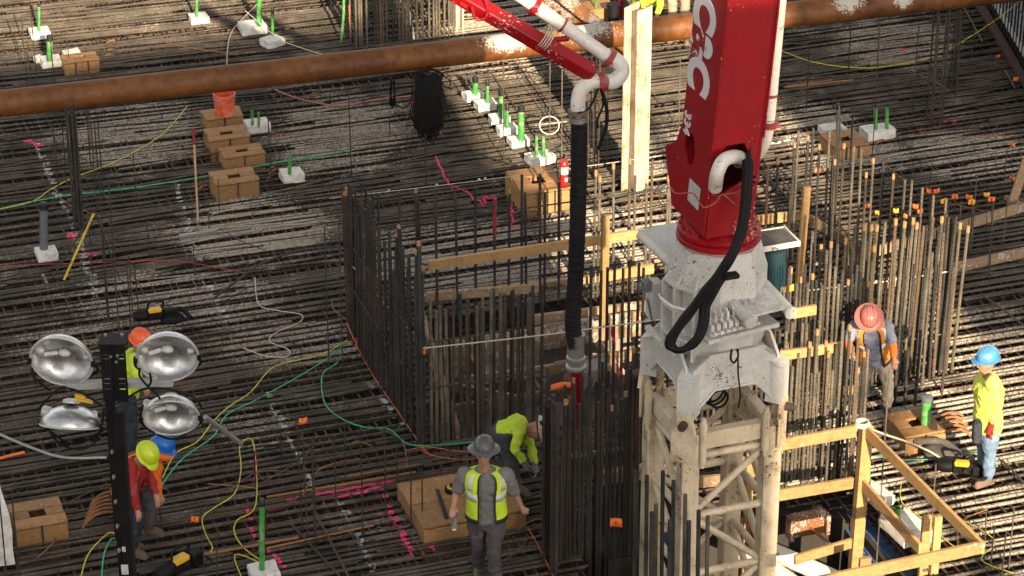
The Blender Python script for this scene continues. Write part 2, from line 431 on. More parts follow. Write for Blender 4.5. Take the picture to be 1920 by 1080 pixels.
for i, (s, e, r) in enumerate(segs):
    var = random.randrange(10)
    if i < NTOP: place_bar(bar_mesh(r, var), s, e, MAT)
    else:
        n = 4; w_ = random.uniform(0, .02); ph = random.uniform(0, 6)
        pts = [s.lerp(e, t/n)+V*w_*math.sin(ph+t*1.7) for t in range(n+1)]
        rest.tube(pts, r, 5, uv=True)
part('rebar', rest, STEEL, MAT, kind='stuff')
# layers below: cross bars, then two more layers deeper
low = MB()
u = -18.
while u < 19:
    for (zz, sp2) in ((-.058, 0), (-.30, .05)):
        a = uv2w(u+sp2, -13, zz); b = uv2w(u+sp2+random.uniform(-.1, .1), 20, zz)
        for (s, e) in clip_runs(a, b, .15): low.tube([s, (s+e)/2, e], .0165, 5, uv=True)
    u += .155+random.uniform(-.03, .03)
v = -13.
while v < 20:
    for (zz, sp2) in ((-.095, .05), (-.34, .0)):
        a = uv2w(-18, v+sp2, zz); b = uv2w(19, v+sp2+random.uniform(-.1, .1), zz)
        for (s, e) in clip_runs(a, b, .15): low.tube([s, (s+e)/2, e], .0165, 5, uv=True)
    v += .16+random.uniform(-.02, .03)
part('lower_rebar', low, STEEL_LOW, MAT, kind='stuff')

# ------------------------------------------------------------------ unseen blocks added behind the camera, outlined to shade the site
SH = Vector((math.sin(SUN_AZ), -math.cos(SUN_AZ), 0)); ST = Vector((math.cos(SUN_AZ), math.sin(SUN_AZ), 0)); DB = 46.0
def az(px, py):
    g = P(px, py); return g.dot(ST), (DB-g.dot(SH))*math.tan(SUN_EL)
def block(mb, a0, a1, z0, z1, th=3.0):
    mb.box(ST*((a0+a1)/2)+SH*(DB+th/2)+Z*((z0+z1)/2), (a1-a0, th, z1-z0), ST, SH, Z)
A1 = .78; Z1 = az(350, 78)[1]; Z3 = az(1700, 455)[1]; A2 = az(1455, 200)[0]
SHADE_BLOCK = plain('shade_block_concrete', (.35,.33,.30), .8, 0., .5)
g = MB(); block(g, -26, A1, 0, Z1)
block(g, -24, -6, Z1, Z1+.01+1.2)
bl = thing('shade_block_left', 'plain concrete building standing behind the viewpoint whose shade covers the left half of the site', 'building', SH*DB+ST*-10)
part('wall', g, SHADE_BLOCK, bl)
g = MB(); block(g, A2, A2+16, Z3, Z3+30); block(g, A2+12, A2+16, 0, Z3-.01)
block(g, A2-.001-2.2, A2-2.2+.35, Z3-6, Z3+30, .4)  # thin upright added to cast one narrow band of shade
bl = thing('shade_block_right', 'tall concrete tower with overhanging upper floors behind the viewpoint, shading the upper right corner', 'building', SH*DB+ST*(A2+14))
part('wall', g, SHADE_BLOCK, bl)
# ------------------------------------------------------------------ concrete placing boom: lattice mast, machinery turret, red boom
TA = Vector((math.cos(R(20)), math.sin(R(20)), 0)); TB = Vector((-math.sin(R(20)), math.cos(R(20)), 0))
TF = Vector((1.80, -7.70, 0)); SIDE = .92
TL_, TR_, TBK = TF+TB*SIDE, TF+TA*SIDE, TF+TA*SIDE+TB*SIDE
TC = TF+TA*SIDE/2+TB*SIDE/2
boom = thing('placing_boom', 'cream lattice mast with grey turret and tall red boom lettered C&C and 334', 'concrete boom', (TC.x, TC.y, -2.2))
legs = [TF, TR_, TBK, TL_]
for p in legs:
    g = MB(); g.bbox((p.x, p.y, 0.02), (.19, .19, 4.4), TA, TB, Z, .02); part('mast_leg', g, CREAM, boom)
LV = [1.98, 1.27, .56, -.15, -.86, -1.57]
sides = [(TF, TR_, 1), (TL_, TF, 0), (TL_, TBK, 1), (TBK, TR_, 0)]
for (p, q, fl) in sides:
    d = (q-p).normalized()
    for i, z in enumerate(LV):
        g = MB(); g.cyl(p+d*.08+Z*(z+.0), q-d*.08+Z*(z+.0), .042, 10); part('strut', g, CREAM, boom)
        if i < len(LV)-1:
            a, b = (p, q) if (i+fl) % 2 == 0 else (q, p)
            if not fl: a, b = p, q
            g = MB(); g.cyl(a+(b-a).normalized()*.09+Z*(z-.05), b-(b-a).normalized()*.09+Z*(LV[i+1]+.05), .038, 10); part('brace', g, CREAM, boom)
    g = MB(); g.beam(p+d*.1+Z*2.17, q-d*.1+Z*2.17, .12, .19, None, .01); part('top_chord', g, CREAM, boom)
for p in legs:                     # connector sleeves and pins on each leg
    out = (p-TC); out.z = 0; out.normalize()
    for s in (-1, 1):
        sd = out.cross(Z)*s
        g = MB(); c = p+sd*.155+out*.0
        g.cyl(c+Z*1.97, c+Z*2.42, .042, 12); g.cyl(c+Z*1.90, c+Z*1.97, .026, 10); g.cyl(c+Z*2.42, c+Z*2.47, .03, 10)
        part('sleeve', g, CREAM, boom)
    g = MB(); bw = .30 if p is TF else .205; g.bbox(p+out*.115+Z*2.16, (bw, .03, .36), out.cross(Z), out, Z, .01)
    x = out.cross(Z)
    g.prism([p+out*.10+x*-.12+Z*2.34, p+out*.10+x*.12+Z*2.34, p+out*.10+x*.06+Z*2.56, p+out*.10+x*-.06+Z*2.56], out*.045)
    br = part('leg_bracket', g, CREAM, boom)
    g = MB(); g.cyl(p+out*.13+Z*2.44, p+out*.22+Z*2.44, .045, 14); g.cyl(p+out*.22+Z*2.44, p+out*.25+Z*2.44, .028, 12); part('pin', g, worn('rusty_pin', (.05,.03,.025), (.1,.05,.03), .5, .6) if p is TF else bpy.data.materials['rusty_pin'], br)
# grey square collar above the mast
for (p, q) in ((TF, TR_), (TL_, TF), (TL_, TBK), (TBK, TR_)):
    d = (q-p).normalized(); L = SIDE; out = (p+q)/2-TC; out.normalize()
    def W(s, z): return p+d*(s*L)+out*.06+Z*z
    prof = [(-.02, 2.60), (.0, 3.0), (.22, 3.16), (.78, 3.16), (1.0, 3.0), (1.02, 2.60), (.93, 2.58), (.74, 2.76), (.26, 2.76), (.07, 2.58)]
    g = MB(); g.prism([W(s, z) for s, z in prof], -out*.03)
    g.tube([W(s, z)+out*.012 for s, z in [(.07,2.58),(.26,2.76),(.74,2.76),(.93,2.58)]], .016, 6)
    part('collar_panel', g, GREY, boom)
for p in legs:
    out = (p-TC); out.z = 0; out.normalize(); x = out.cross(Z)
    g = MB()
    a = [p+out*.13+x*-.095, p+out*.13+x*.095, p-out*.05+x*.095, p-out*.05-x*.095]
    g.hexa([q+Z*2.50 for q in a]+[q+Z*2.92 for q in a])
    b = [TC+out*.42+x*-.12, TC+out*.42+x*.12, TC+out*.2+x*.12, TC+out*.2-x*.12]
    g.hexa([q+Z*2.925 for q in a]+[q+Z*3.06 for q in b])
    part('corner_leg', g, GREY, boom)
g = MB(); a = [TF, TR_, TBK, TL_]
g.prism([q+Z*2.98 for q in a], Z*.03); part('deck_plate', g, GREY, boom)
# turret body
g = MB(); g.lathe((TC.x, TC.y, 0), [(.47,3.0),(.505,3.1),(.505,3.90),(.48,3.98),(.43,4.17)], Z, 8); part('turret', g, GREY, boom, smooth=20)
for k, an in enumerate((200, 222, 245)):
    d = Vector((math.cos(R(an)), math.sin(R(an)), 0)); s = d.cross(Z)
    g = MB(); g.prism([TC+d*.40+Z*3.05, TC+d*.60+Z*3.05, TC+d*.60+Z*3.8, TC+d*.42+Z*4.0], s*.03); part('stiffener', g, GREY, boom)
for z in (3.25, 3.55, 3.82):
    g = MB(); pts = [TC+Vector((math.cos(R(an)), math.sin(R(an)), 0))*r_+Z*z for r_, an in ((.45,200),(.60,200),(.60,222),(.60,245),(.45,245))]
    g.prism(pts, Z*.025); part('stiffener', g, GREY, boom)
PINK = worn('overspray_red_on_grey', (.42,.12,.12), (.5,.4,.38), .6, .5, None, 4.)
g = MB(); g.lathe((TC.x, TC.y, 0), [(.40,4.172),(.40,4.20)], Z, 24); part('seal_ring', g, PINK, boom)
g = MB(); g.lathe((TC.x, TC.y, 0), [(.415,4.203),(.43,4.22),(.43,4.25),(.40,4.27)], Z, 40); g.lathe((TC.x, TC.y, 0), [(.40,4.272),(.42,4.29),(.42,4.33),(.38,4.35),(.34,4.37)], Z, 40)
fl = part('slew_flange', g, REDP, boom)
for k in range(20):
    an = 2*math.pi*k/20; g = MB(); g.cyl(TC+Vector((math.cos(an)*.385, math.sin(an)*.385, 4.35)), TC+Vector((math.cos(an)*.385, math.sin(an)*.385, 4.385)), .016, 6); part('flange_bolt', g, REDP, fl)
# left deck plate, right tread plate, valve bank, motor, boxes
LEFT = [(1196,432,-6.6),(1262,417,-6.1),(1300,430,-6.3),(1262,492,-7.0)]
g = MB(); g.prism([Q(*q) for q in LEFT], (0,0,-.06)); g.tube([Q(1200,438,-6.62), Q(1262,496,-7.02)], .055, 10)
part('side_platform', g, GREY, boom)
GRATE = worn('dark_grating', (.05,.048,.045), (.2,.19,.17), .3, .5, None, 6.)
def sheet_frame(c, w_, l_, xx, yy, cell, r_, mat, name, plate=None):
    g = MB(); n_ = int(w_/cell); m_ = int(l_/cell)
    for i in range(n_+1): g.box(c+xx*(-w_/2+i*w_/n_)+Z*0, (r_, l_, .02), xx, yy, Z)
    for j in range(m_+1): g.box(c+yy*(-l_/2+j*l_/m_)+Z*.002, (w_, r_, .016), xx, yy, Z)
    pt = part(name, g, mat, boom)
    return pt
gc = Q(1447,448,-6.85); sheet_frame(gc, .40, .36, TA, TB, .03, .007, GRATE, 'grating')
g = MB(); g.beam(gc+TA*-.22+TB*-.19, gc+TA*.23+TB*-.19, .02, .06); g.beam(gc+TA*.22+TB*-.19, gc+TA*.22+TB*.19, .02, .06); g.beam(gc+TA*-.22+TB*.19, gc+TA*.22+TB*.19, .02, .04)
part('grating_frame', g, GREY, boom)
TEAL = worn('dark_teal_motor_paint', (.012,.045,.06), (.05,.05,.05), .4, .4, None, 5.)
mc = Q(1450,535,-6.95)
g = MB(); g.lathe((mc.x, mc.y, mc.z-.02), [(.10,0),(.105,.02),(.105,.30),(.115,.31),(.115,.42),(.09,.44)], Z, 28); mo = part('motor', g, TEAL, boom)
g = MB()
for k in range(24):
    an = 2*math.pi*k/24; d = Vector((math.cos(an), math.sin(an), 0)); g.box(mc+d*.112+Z*.13, (.016, .004, .27), d, d.cross(Z), Z)
part('cooling_fin', g, TEAL, mo, kind='stuff')
TREAD = worn('mortar_crusted_tread_plate', (.46,.45,.42), (.25,.23,.2), .6, .6, (.12,.1,.09), 6., speck=((.72,.7,.67), .44))
tp = [(1345,543,-7.5),(1420,522,-7.15),(1478,584,-7.45),(1402,602,-8.0)]
tq = [Q(*q) for q in tp]; zt = sum(q.z for q in tq)/4
tq = [P(q[0], q[1]-9, z) for q, z in zip(tp, (3.74, 3.72, 3.66, 3.68))]
g = MB(); g.prism(tq, (0,0,-.025)); pl = part('tread_platform', g, TREAD, boom)
g = MB()
for i in range(1, 22):
    for j in range(1, 14):
        a = tq[0].lerp(tq[3], i/22); b = tq[1].lerp(tq[2], i/22); c = a.lerp(b, j/14); d = (TA+TB*(1 if (i+j) % 2 else -1)).normalized()
        g.beam(c-d*.012+Z*.002, c+d*.012+Z*.002, .006, .005, None, .001)
part('tread_lug', g, TREAD, pl, kind='stuff')
for (a, b) in ((tq[0], tq[3]), (tq[1], tq[2])):
    d = (b-a).normalized(); g = MB(); g.cyl(a-d*.02-Z*.035, b+d*.05-Z*.035, .058, 18); g.cyl(a+Z*-.035+d*.05, b-Z*.035, .05, 8)
    rt = part('roller_tube', g, GREY, boom)
    g = MB(); e = b+d*.05-Z*.035; g.cyl(e, e+d*.02, .068, 20)
    for k in range(5):
        an = k*1.257; up = d.cross(Z).normalized()*math.cos(an)*.035+Z*math.sin(an)*.035; g.cyl(e+d*.02+up, e+d*.026+up, .008, 6)
    part('end_cap', g, GREY, rt)
# hydraulic valve bank on its tray
v0 = Q(1325,638,-7.88); v1 = Q(1452,606,-7.50); v1.z = v0.z
d = (v1-v0).normalized(); nrm = d.cross(Z)*-1
g = MB(); c = (v0+v1)/2+d.cross(Z)*-.06
g.bbox(c, ((v1-v0).length+.04, .26, .05), d, d.cross(Z), Z, .006); tr = part('valve_tray', g, GREY, boom)
for k in range(8):
    q = v0+d*(.05+k*.072)+d.cross(Z)*-.04
    g = MB(); g.bbox(q+Z*.10, (.05, .15, .13), d, d.cross(Z), Z, .008); g.cyl(q+Z*.16, q+Z*.24, .018, 10); g.cyl(q+d.cross(Z)*.075+Z*.09, q+d.cross(Z)*.13+Z*.09, .02, 10)
    g.tube(arc([q+Z*.22, q+Z*.28-d*.02, q+Z*.27-d.cross(Z)*.08]), .009, 6)
    part('valve', g, TREAD, tr)
g = MB(); q = P(1420,655,3.0); g.lathe(q, [(.06,0),(.075,.01),(.075,.05),(.05,.06)], (nrm*-1 if nrm.y > 0 else nrm), 20); part('horn', g, GREY, boom)
g = MB(); q = Q(1226,560,-7.0); g.bbox(q, (.13, .16, .42), TA, TB, Z, .01); eb = part('electric_box', g, GREY, boom)
g = MB(); g.bbox(Q(1212,535,-7.1), (.09,.1,.12), TA, TB, Z, .01); g.cyl(Q(1214,560,-7.1), Q(1222,600,-7.1), .012, 6); part('socket', g, GREYT, eb)
g = MB(); g.beam(Q(1213,612,-7.1), Q(1243,640,-7.3), .06, .05); part('lifting_beam', g, GREY, boom)
g = MB(); g.tube(arc([Q(1236,552,-7.3), Q(1241,560,-7.5), Q(1262,575,-7.62), Q(1292,582,-7.66)]), .016, 8); part('white_hose', g, WHITEP, boom)
g = MB(); g.tube(arc([Q(1372,655,-7.9), Q(1370,672,-7.95), Q(1376,680,-7.95), Q(1384,668,-7.9), Q(1382,655,-7.9)]), .012, 6); g.tube(arc([Q(1384,655,-7.9), Q(1384,700,-7.85), Q(1388,740,-7.6), Q(1384,765,-7.3)]), .009, 6)
for r_, (x, y) in ((.12, (1340,740)), (.10, (1348,748)), (.13, (1335,733))):
    c = Q(x, y, -7.2); g.tube([c+TA*math.cos(a*.4)*r_+Z*math.sin(a*.4)*r_ for a in range(16)], .013, 6, loop=True)
part('cable', g, BLACK, boom)
# red boom section
LEAN = Vector((.065, 0, 1))
E1 = Vector((1.885, -7.52, 0)); EZ = 4.4
def RB(a, b, z): return E1+TA*a+TB*b+LEAN*(z-EZ)+Z*EZ
def rprism(g, prof, a0, a1, which):        # which='side': profile in (b,z) extruded along a
    pts = [RB(a0, b, z) for b, z in prof]; g.prism(pts, TA*(a1-a0))
side_prof = [(0,4.40),(0,9.2),(.72,9.2),(.72,5.35),(.84,5.08),(1.02,4.97),(1.04,4.82),(.86,4.55),(.80,4.40)]
hole_z = (4.95, 5.32)
def side_plate(a0, a1):
    g = MB()
    bm = bmesh.new(); out = [bm.verts.new(RB(a0, b, z)) for b, z in side_prof]
    hc, hr = (.50, 5.14), (.13, .17)
    inn = [bm.verts.new(RB(a0, hc[0]+hr[0]*math.cos(R(t)), hc[1]+hr[1]*math.sin(R(t)))) for t in range(0, 360, 20)]
    es = []
    for L in (out, inn):
        for i in range(len(L)): es.append(bm.edges.new((L[i], L[(i+1) % len(L)])))
    bmesh.ops.triangle_fill(bm, use_beauty=True, edges=es)
    ff = list(bm.faces); r = bmesh.ops.extrude_face_region(bm, geom=ff)
    bmesh.ops.translate(bm, verts=[q for q in r['geom'] if isinstance(q, bmesh.types.BMVert)], vec=TA*(a1-a0))
    bmesh.ops.recalc_face_normals(bm, faces=list(bm.faces))
    bm.verts.index_update(); g.add([q.co.copy() for q in bm.verts], [[q.index for q in f.verts] for f in bm.faces]); bm.free(); return g
part('boom_side_plate', side_plate(0, .03), REDP, boom, smooth=20)
part('boom_side_plate', side_plate(.51, .54), REDP, boom, smooth=20)
g = MB()
def fplate(poly, b0=0.004, th=.03): g.prism([RB(a, b0, z) for a, z in poly], TB*th)
fplate([(.032,5.36),(.508,5.36),(.508,9.2),(.032,9.2)])
fplate([(.032,4.98),(.10,4.98),(.10,5.358),(.032,5.358)])
fplate([(.42,4.98),(.508,4.98),(.508,5.358),(.42,5.358)])
fplate([(.101,5.28),(.16,5.357),(.101,5.357)]); fplate([(.419,5.22),(.419,5.357),(.35,5.357)])
part('boom_front_plate', g, REDP, boom, smooth=20)
g = MB(); g.prism([RB(a, .69, z) for a, z in ((.032,4.45),(.508,4.45),(.508,9.2),(.032,9.2))], TB*.028); part('boom_back_plate', g, REDP, boom)
g = MB(); g.prism([RB(a, -.02, z) for a, z in ((.03,4.38),(.51,4.38),(.51,4.90),(.40,4.96),(.15,4.84),(.03,4.86))], TB*.05)
g.bbox(RB(.27, .25, 4.56), (.44, .45, .30), TA, TB, Z, .03)
g.tube(arc([RB(.03,-.03,4.87), RB(.15,-.035,4.85), RB(.40,-.035,4.97), RB(.53,-.03,4.93)]), .018, 8)
part('knuckle', g, REDP, boom)
g = MB(); g.lathe(RB(.031,.50,5.14), [(.165,0),(.165,.47)], TA, 26, close=False); g.lathe(RB(-.006,.95,4.9), [(.10,0),(.10,.56)], TA, 18); part('pivot_boss', g, REDP, boom)
g = MB()
for z in (5.9, 6.6): g.beam(RB(.545,.0,z), RB(.545,.6,z), .01, .05)
g.tube([RB(.0,-.012,5.4), RB(.0,-.012,9.1)], .012, 6); g.tube([RB(.54,-.012,5.4), RB(.54,-.012,9.1)], .012, 6)
part('corner_weld', g, REDP, boom)
STICK = plain('pale_sticker', (.5,.52,.48), .6)
g = MB(); g.prism([RB(-.004,b,z) for b, z in ((.15,4.62),(.42,4.62),(.42,4.86),(.15,4.86))], TA*-.003); part('sticker', g, STICK, boom)
# writing on the left flank
LETT = NB('chipped_white_lettering'); nn = LETT.noise(LETT.co(), 14., 4, .7)
LETT = LETT.out(LETT.mix(LETT.ramp(nn, (.33, 0), (.36, 1)), (.45,.01,.02), (.62,.60,.60)), .5)
def writing(txt, b, z, sx, sy, name, bold=.02):
    cu = bpy.data.curves.new(name, 'FONT'); cu.body = txt; cu.size = 1; cu.offset = bold; cu.extrude = .004; cu.shear = 0
    to = bpy.data.objects.new(name, cu); me = bpy.data.meshes.new_from_object(to); bpy.data.objects.remove(to)
    g = MB(); org = RB(-.006, b, z)
    ld = LEAN.normalized()
    g.add([org+(-ld)*(q.co.x*sx)+(-TB)*(q.co.y*sy)+(-TA)*(q.co.z) for q in me.vertices], [list(f.vertices) for f in me.polygons])
    return part(name, g, LETT, boom, smooth=0.1)
writing('C&C', .68, 6.77, .49, .66, 'lettering', .05)
writing('334', .67, 5.50, .165, .20, 'number', .02)
# delivery pipe beside the boom and its elbow
g = MB(); YP = -6.95
g.tube([Q(1476,-150,YP), Q(1461,0,YP), Q(1440,222,YP)], .072, 18); g.tube([Q(1447,-120,YP+.1), Q(1432,200,YP+.1)], .03, 8)
dp = part('delivery_pipe', g, WHITEP, boom)
g = MB(); g.tube(arc([Q(1439,225,YP), Q(1436,255,YP), Q(1424,282,YP+.02), Q(1404,300,YP+.05), Q(1385,302,YP-.1)]), .07, 18); part('pipe_elbow', g, WHITEP, boom)
g = MB(); g.tube(arc([Q(1392,296,-7.25), Q(1374,294,-7.5), Q(1356,302,-7.62), Q(1345,325,-7.66), Q(1341,352,-7.5)]), .07, 18); part('pipe_elbow', g, WHITEP, boom)
for (x, y) in ((1438,232), (1443,175)):
    c = Q(x, y, YP); g = MB(); ax = (Q(x+2, y-20, YP)-c).normalized()
    g.lathe(c-ax*.03, [(.075,0),(.105 if y > 200 else .082,.005),(.105 if y > 200 else .082,.05 if y > 200 else .03),(.075,.06 if y > 200 else .035)], ax, 20)
    if y > 200: g.bbox(c+Vector((.1,-.03,0)), (.06,.05,.05))
    part('pipe_clamp', g, CLAMP, dp)
g = MB()
for k in range(5):
    o = k*.018; g.tube(arc([Q(1424-k*2,-60,-7.35+o), Q(1424-k*2,120,-7.35+o), Q(1418-k*2.5,200,-7.3+o), Q(1407,270,-7.35+o), Q(1402+k,330,-7.55)]), .012, 6)
part('hydraulic_line', g, RUBBER, boom)
g = MB(); g.tube(arc([Q(1258,352,-7.2), Q(1268,363,-7.58), Q(1300,363,-7.66), Q(1318,388,-7.64), Q(1342,380,-7.62), Q(1355,365,-7.62), Q(1380,385,-7.62), Q(1408,398,-7.5)]), .009, 6)
g.tube(arc([Q(1352,366,-7.6), Q(1385,360,-7.58), Q(1412,352,-7.4), Q(1415,340,-7.3), Q(1410,310,-7.2)]), .008, 6); part('wire', g, CLAMP, boom)
# sagging bundle of black hoses
HP = [(1402,300,-7.62),(1400,360,-7.72),(1394,414,-7.85),(1385,448,-7.95),(1370,482,-8.05),(1348,515,-8.05),(1324,545,-8.05),(1300,577,-8.05),(1276,608,-8.05),(1259,634,-8.05),(1258,650,-8.06),(1272,657,-8.08),(1293,650,-8.08),(1312,628,-8.06),(1320,600,-8.0),(1322,574,-7.95),(1338,545,-7.92),(1352,520,-7.8)]
g = MB(); path = arc([Q(*q) for q in HP], 8)
rng = random.Random(5)
for k in range(7):
    an = k*2*math.pi/6; o = Vector((math.cos(an)*.032, -math.sin(an)*.03, math.sin(an)*.024)) if k else Vector((0,0,0))
    g.tube([q+o+Vector((0,0,.006*math.sin(i*.5+k))) for i, q in enumerate(path)], .024, 8)
part('hose_loop', g, BLACK, boom)
g = MB(); c = Q(1370,517,-8.0); g.bbox(c, (.16,.1,.05), TA, TB, Z, .01); part('hose_bracket', g, RUBBER, boom)
for (x, y) in ((1446,545), (1462,540)):
    g = MB(); g.tube(arc([Q(x,y+35,-7.3), Q(x+2,y+8,-7.3), Q(x+6,y,-7.3), Q(x+10,y+30,-7.3)]), .012, 6); part('fitting', g, STEELG, boom)

# ------------------------------------------------------------------ boom tip with its end hose
YT = -5.5
tip = thing('boom_tip', 'red boom arm tip with white pipe elbow and long hanging black rubber hose', 'boom tip', Q(1085,200,YT))
g = MB(); a = Q(800,-45,YT); b = Q(1112,138,YT); g.beam(a, b, .15, .16, (0,-.5,1), .012); part('arm', g, REDP, tip)
g = MB(); g.cyl(Q(1010,78,YT), Q(1065,72,YT+.2), .03, 10); part('bracket', g, REDP, tip)
g = MB(); g.bbox(Q(1008,88,YT-.05), (.05,.1,.05)); part('bracket', g, REDP, tip)
g = MB()
g.tube(arc([Q(884,12,YT-.1), Q(890,32,YT-.1), Q(900,37,YT-.1), Q(912,30,YT-.1), Q(912,8,YT-.1), Q(905,-10,YT-.1)]), .018, 8)
g.cyl(Q(912,20,YT-.1), Q(930,22,YT), .025, 8); g.bbox(Q(872,5,YT-.05), (.1,.04,.1), Vector((.8,0,-.6)), Vector((0,1,0)), Vector((.6,0,.8)), .01)
part('bracket', g, REDP, tip)
YW = YT+.22
g = MB(); g.cyl(Q(930,-40,YW), Q(1142,108,YW), .073, 18); wp = part('arm_pipe', g, WHITEP, tip)
g = MB(); g.tube(arc([Q(1142,108,YW), Q(1160,118,YW-.03), Q(1166,135,YW-.05), Q(1152,152,YW-.1), Q(1134,154,YT+.05)]), .082, 18); part('elbow', g, WHITEP, tip)
g = MB(); g.tube(arc([Q(1128,152,YT+.03), Q(1108,154,YT), Q(1090,168,YT), Q(1084,190,YT), Q(1084,205,YT)]), .078, 18); part('elbow', g, WHITEP, tip)
def ring(c, ax, r, w_, mat, par, name='clamp', lug=True):
    g = MB(); ax = Vector(ax).normalized(); c = Vector(c)
    g.lathe(c-ax*w_/2, [(r*.8,0),(r,.004),(r,w_-.004),(r*.8,w_)], ax, 20)
    if lug: g.bbox(c+Vector((.0,-r,.0)), (.07,.05,.05))
    return part(name, g, mat, par)
dv = Q(1142,108,YW)-Q(930,-40,YW)
ring(Q(1055,47,YW), dv, .082, .03, CLAMP, tip, lug=False); ring(Q(1002,12,YW), dv, .10, .06, REDP, tip)
ring(Q(1142,109,YW), dv, .105, .06, CLAMP, tip); ring(Q(1131,153,YT+.03), (1,.1,.25), .108, .07, CLAMP, tip)
ring(Q(1084,210,YT), Z, .105, .05, worn('rusty_clamp', (.14,.09,.07), (.3,.26,.22), .5, .6, None, 9.), tip)
ring(Q(1084,222,YT), Z, .098, .07, STEELG, tip, 'hose_collar', False)
g = MB(); pts = []; rr = []
hp = arc([Q(1086,232,YT), Q(1085,350,YT), Q(1080,500,YT), Q(1074,600,YT), Q(1080,650,YT)], 60)
for i, q in enumerate(hp): pts.append(q); rr.append(.086+(.003 if i % 4 < 2 else 0)+.002*math.sin(i*.9))
g.tube(pts, rr, 18); part('rubber_hose', g, RUBBER, tip)
g = MB(); g.lathe(Q(1080,690,YT), [(.08,0),(.115,.0),(.115,.03),(.09,.05),(.09,.1),(.105,.11),(.105,.14),(.088,.15),(.088,.40),(.095,.42)], Z, 22); part('hose_coupling', g, STEELG, tip)
g = MB(); g.tube(arc([Q(1128,168,YT), Q(1137,200,YT), Q(1137,235,YT), Q(1128,262,YT), Q(1122,280,YT)]), .02, 8)
g.tube(arc([Q(1122,166,YT), Q(1112,190,YT), Q(1102,205,YT), Q(1084,212,YT-.1)]), .012, 6); g.tube(arc([Q(1126,166,YT), Q(1131,195,YT), Q(1120,225,YT), Q(1122,240,YT)]), .012, 6)
part('control_cable', g, BLACK, tip)
g = MB()
for k in range(4):
    c = Q(1018+k*4, 66+k*2.5, YT); ax = (b-a).normalized(); x = ax.cross(Z).normalized(); y = ax.cross(x)
    g.tube([c+ax*.0+(x*math.cos(t*.45)+y*math.sin(t*.45))*.125 for t in range(14)], .008, 5, loop=True)
g.tube(arc([Q(1028,95,YT-.1), Q(1034,108,YT), Q(1044,116,YT), Q(1050,112,YT)]), .01, 5)
part('rope_lashing', g, ROPE, tip)
g = MB(); g.cyl(Q(1086,800,YT+.1), Q(1081,685,YT), .07, 18); solo('red_standpipe', g, REDP, 'bright red steel pipe standing directly beneath the black end hose among the bars', 'pipe')
# ------------------------------------------------------------------ brown steel strut, braces, pile, retaining wall
PIPEM = NB('rusty_steel_pipe'); co = PIPEM.world(); n1 = PIPEM.noise(co, 1.3, 5, .65); n2 = PIPEM.noise(co, 9, 4, .6); n3 = PIPEM.noise(co, 40, 3, .6)
c = PIPEM.mix(PIPEM.ramp(n1, (.35, 0), (.7, 1)), (.125,.043,.010), (.235,.088,.022)); c = PIPEM.mix(1., c, PIPEM.ramp(n2, (.3, .5), (.7, 1.)), 'MULTIPLY')
sx = PIPEM.n('ShaderNodeSeparateXYZ'); PIPEM.l(co, sx.inputs[0])
PA, PB = P(-120, 208, 1.5), P(2050, -37, 1.5)
cov = None
for (px, py, r, k) in ((960,92,.8,1.),(1100,75,.9,.8),(1590,18,.5,.9),(1692,6,.28,1.2),(300,160,.3,.35)):
    q = P(px, py, 1.5); b = blob(PIPEM, co, q, (r, 3.)); b = PIPEM.math('MULTIPLY', b, k); cov = b if cov is None else PIPEM.math('MAXIMUM', cov, b)
mp = PIPEM.n('ShaderNodeMapping'); mp.inputs['Scale'].default_value = (14, 14, 2.5); PIPEM.l(co, mp.inputs[0]); drip = PIPEM.noise(mp.outputs[0], 1., 4, .6)
up = PIPEM.math('MULTIPLY', PIPEM.math('SUBTRACT', sx.outputs['Z'], 1.33), 3.2, True)
s_ = PIPEM.math('ADD', PIPEM.math('MULTIPLY', PIPEM.math('MULTIPLY', cov, up), 1.1), PIPEM.math('MULTIPLY', drip, .55))
m_ = PIPEM.ramp(PIPEM.math('ADD', PIPEM.math('MULTIPLY', s_, .55), PIPEM.math('MULTIPLY', n3, .75)), (.83, 0), (.89, 1))
m_ = PIPEM.math('MULTIPLY', m_, PIPEM.math('GREATER_THAN', cov, .05))
c = PIPEM.mix(m_, c, (.42,.39,.34)); PIPEM = PIPEM.out(c, .55, .0, n3, .2, .006, .3)
mp_ = PIPEM
g = MB(); g.tube([PA, PA.lerp(PB, .5), PB], .185, 36); strut = solo('pipe_strut', g, PIPEM, 'long rusty brown steel pipe crossing the whole site above the bars, splashed with mortar', 'steel pipe', loc=PA)
for t in (.13, .335, .56, .785):
    c_ = PA.lerp(PB, t); ax_ = (PB-PA).normalized(); g = MB(); g.lathe(c_-ax_*.012, [(.183,0),(.190,.006),(.192,.014),(.183,.024)], ax_, 36, close=False); part('weld_seam', g, PIPEM, strut)
BEAMM = worn('rusty_steel_beam', (.22,.09,.035), (.10,.05,.03), .6, .55, None, 2., speck=((.6,.55,.5), .53))
def hbeam(a, b, w_, h_, t, up, name='beam'):
    g = MB(); a = Vector(a); b = Vector(b); d = (b-a).normalized(); up = Vector(up); sd = d.cross(up).normalized(); up = sd.cross(d)
    g.beam(a, b, t, h_-2*t-.002, up, .001); g.beam(a+up*(h_/2-t/2), b+up*(h_/2-t/2), w_, t, up, .001); g.beam(a-up*(h_/2-t/2), b-up*(h_/2-t/2), w_, t, up, .001); return g
yb = P(1150, 80, 0).y-1.2
solo('diagonal_brace', hbeam(Q(1000,-30,yb), Q(1180,112,yb+.6), .26, .36, .03, (0,-.55,1)), BEAMM, 'orange brown steel beam sloping down behind the pipe near the top centre', 'steel beam')
WHP = worn('whitewashed_steel', (.60,.52,.41), (.30,.17,.08), .55, .5, None, 2.2, speck=((.26,.11,.04), .565), runs=.75)
pb = P(1190, 352); pt = Q(1197, 12, pb.y)
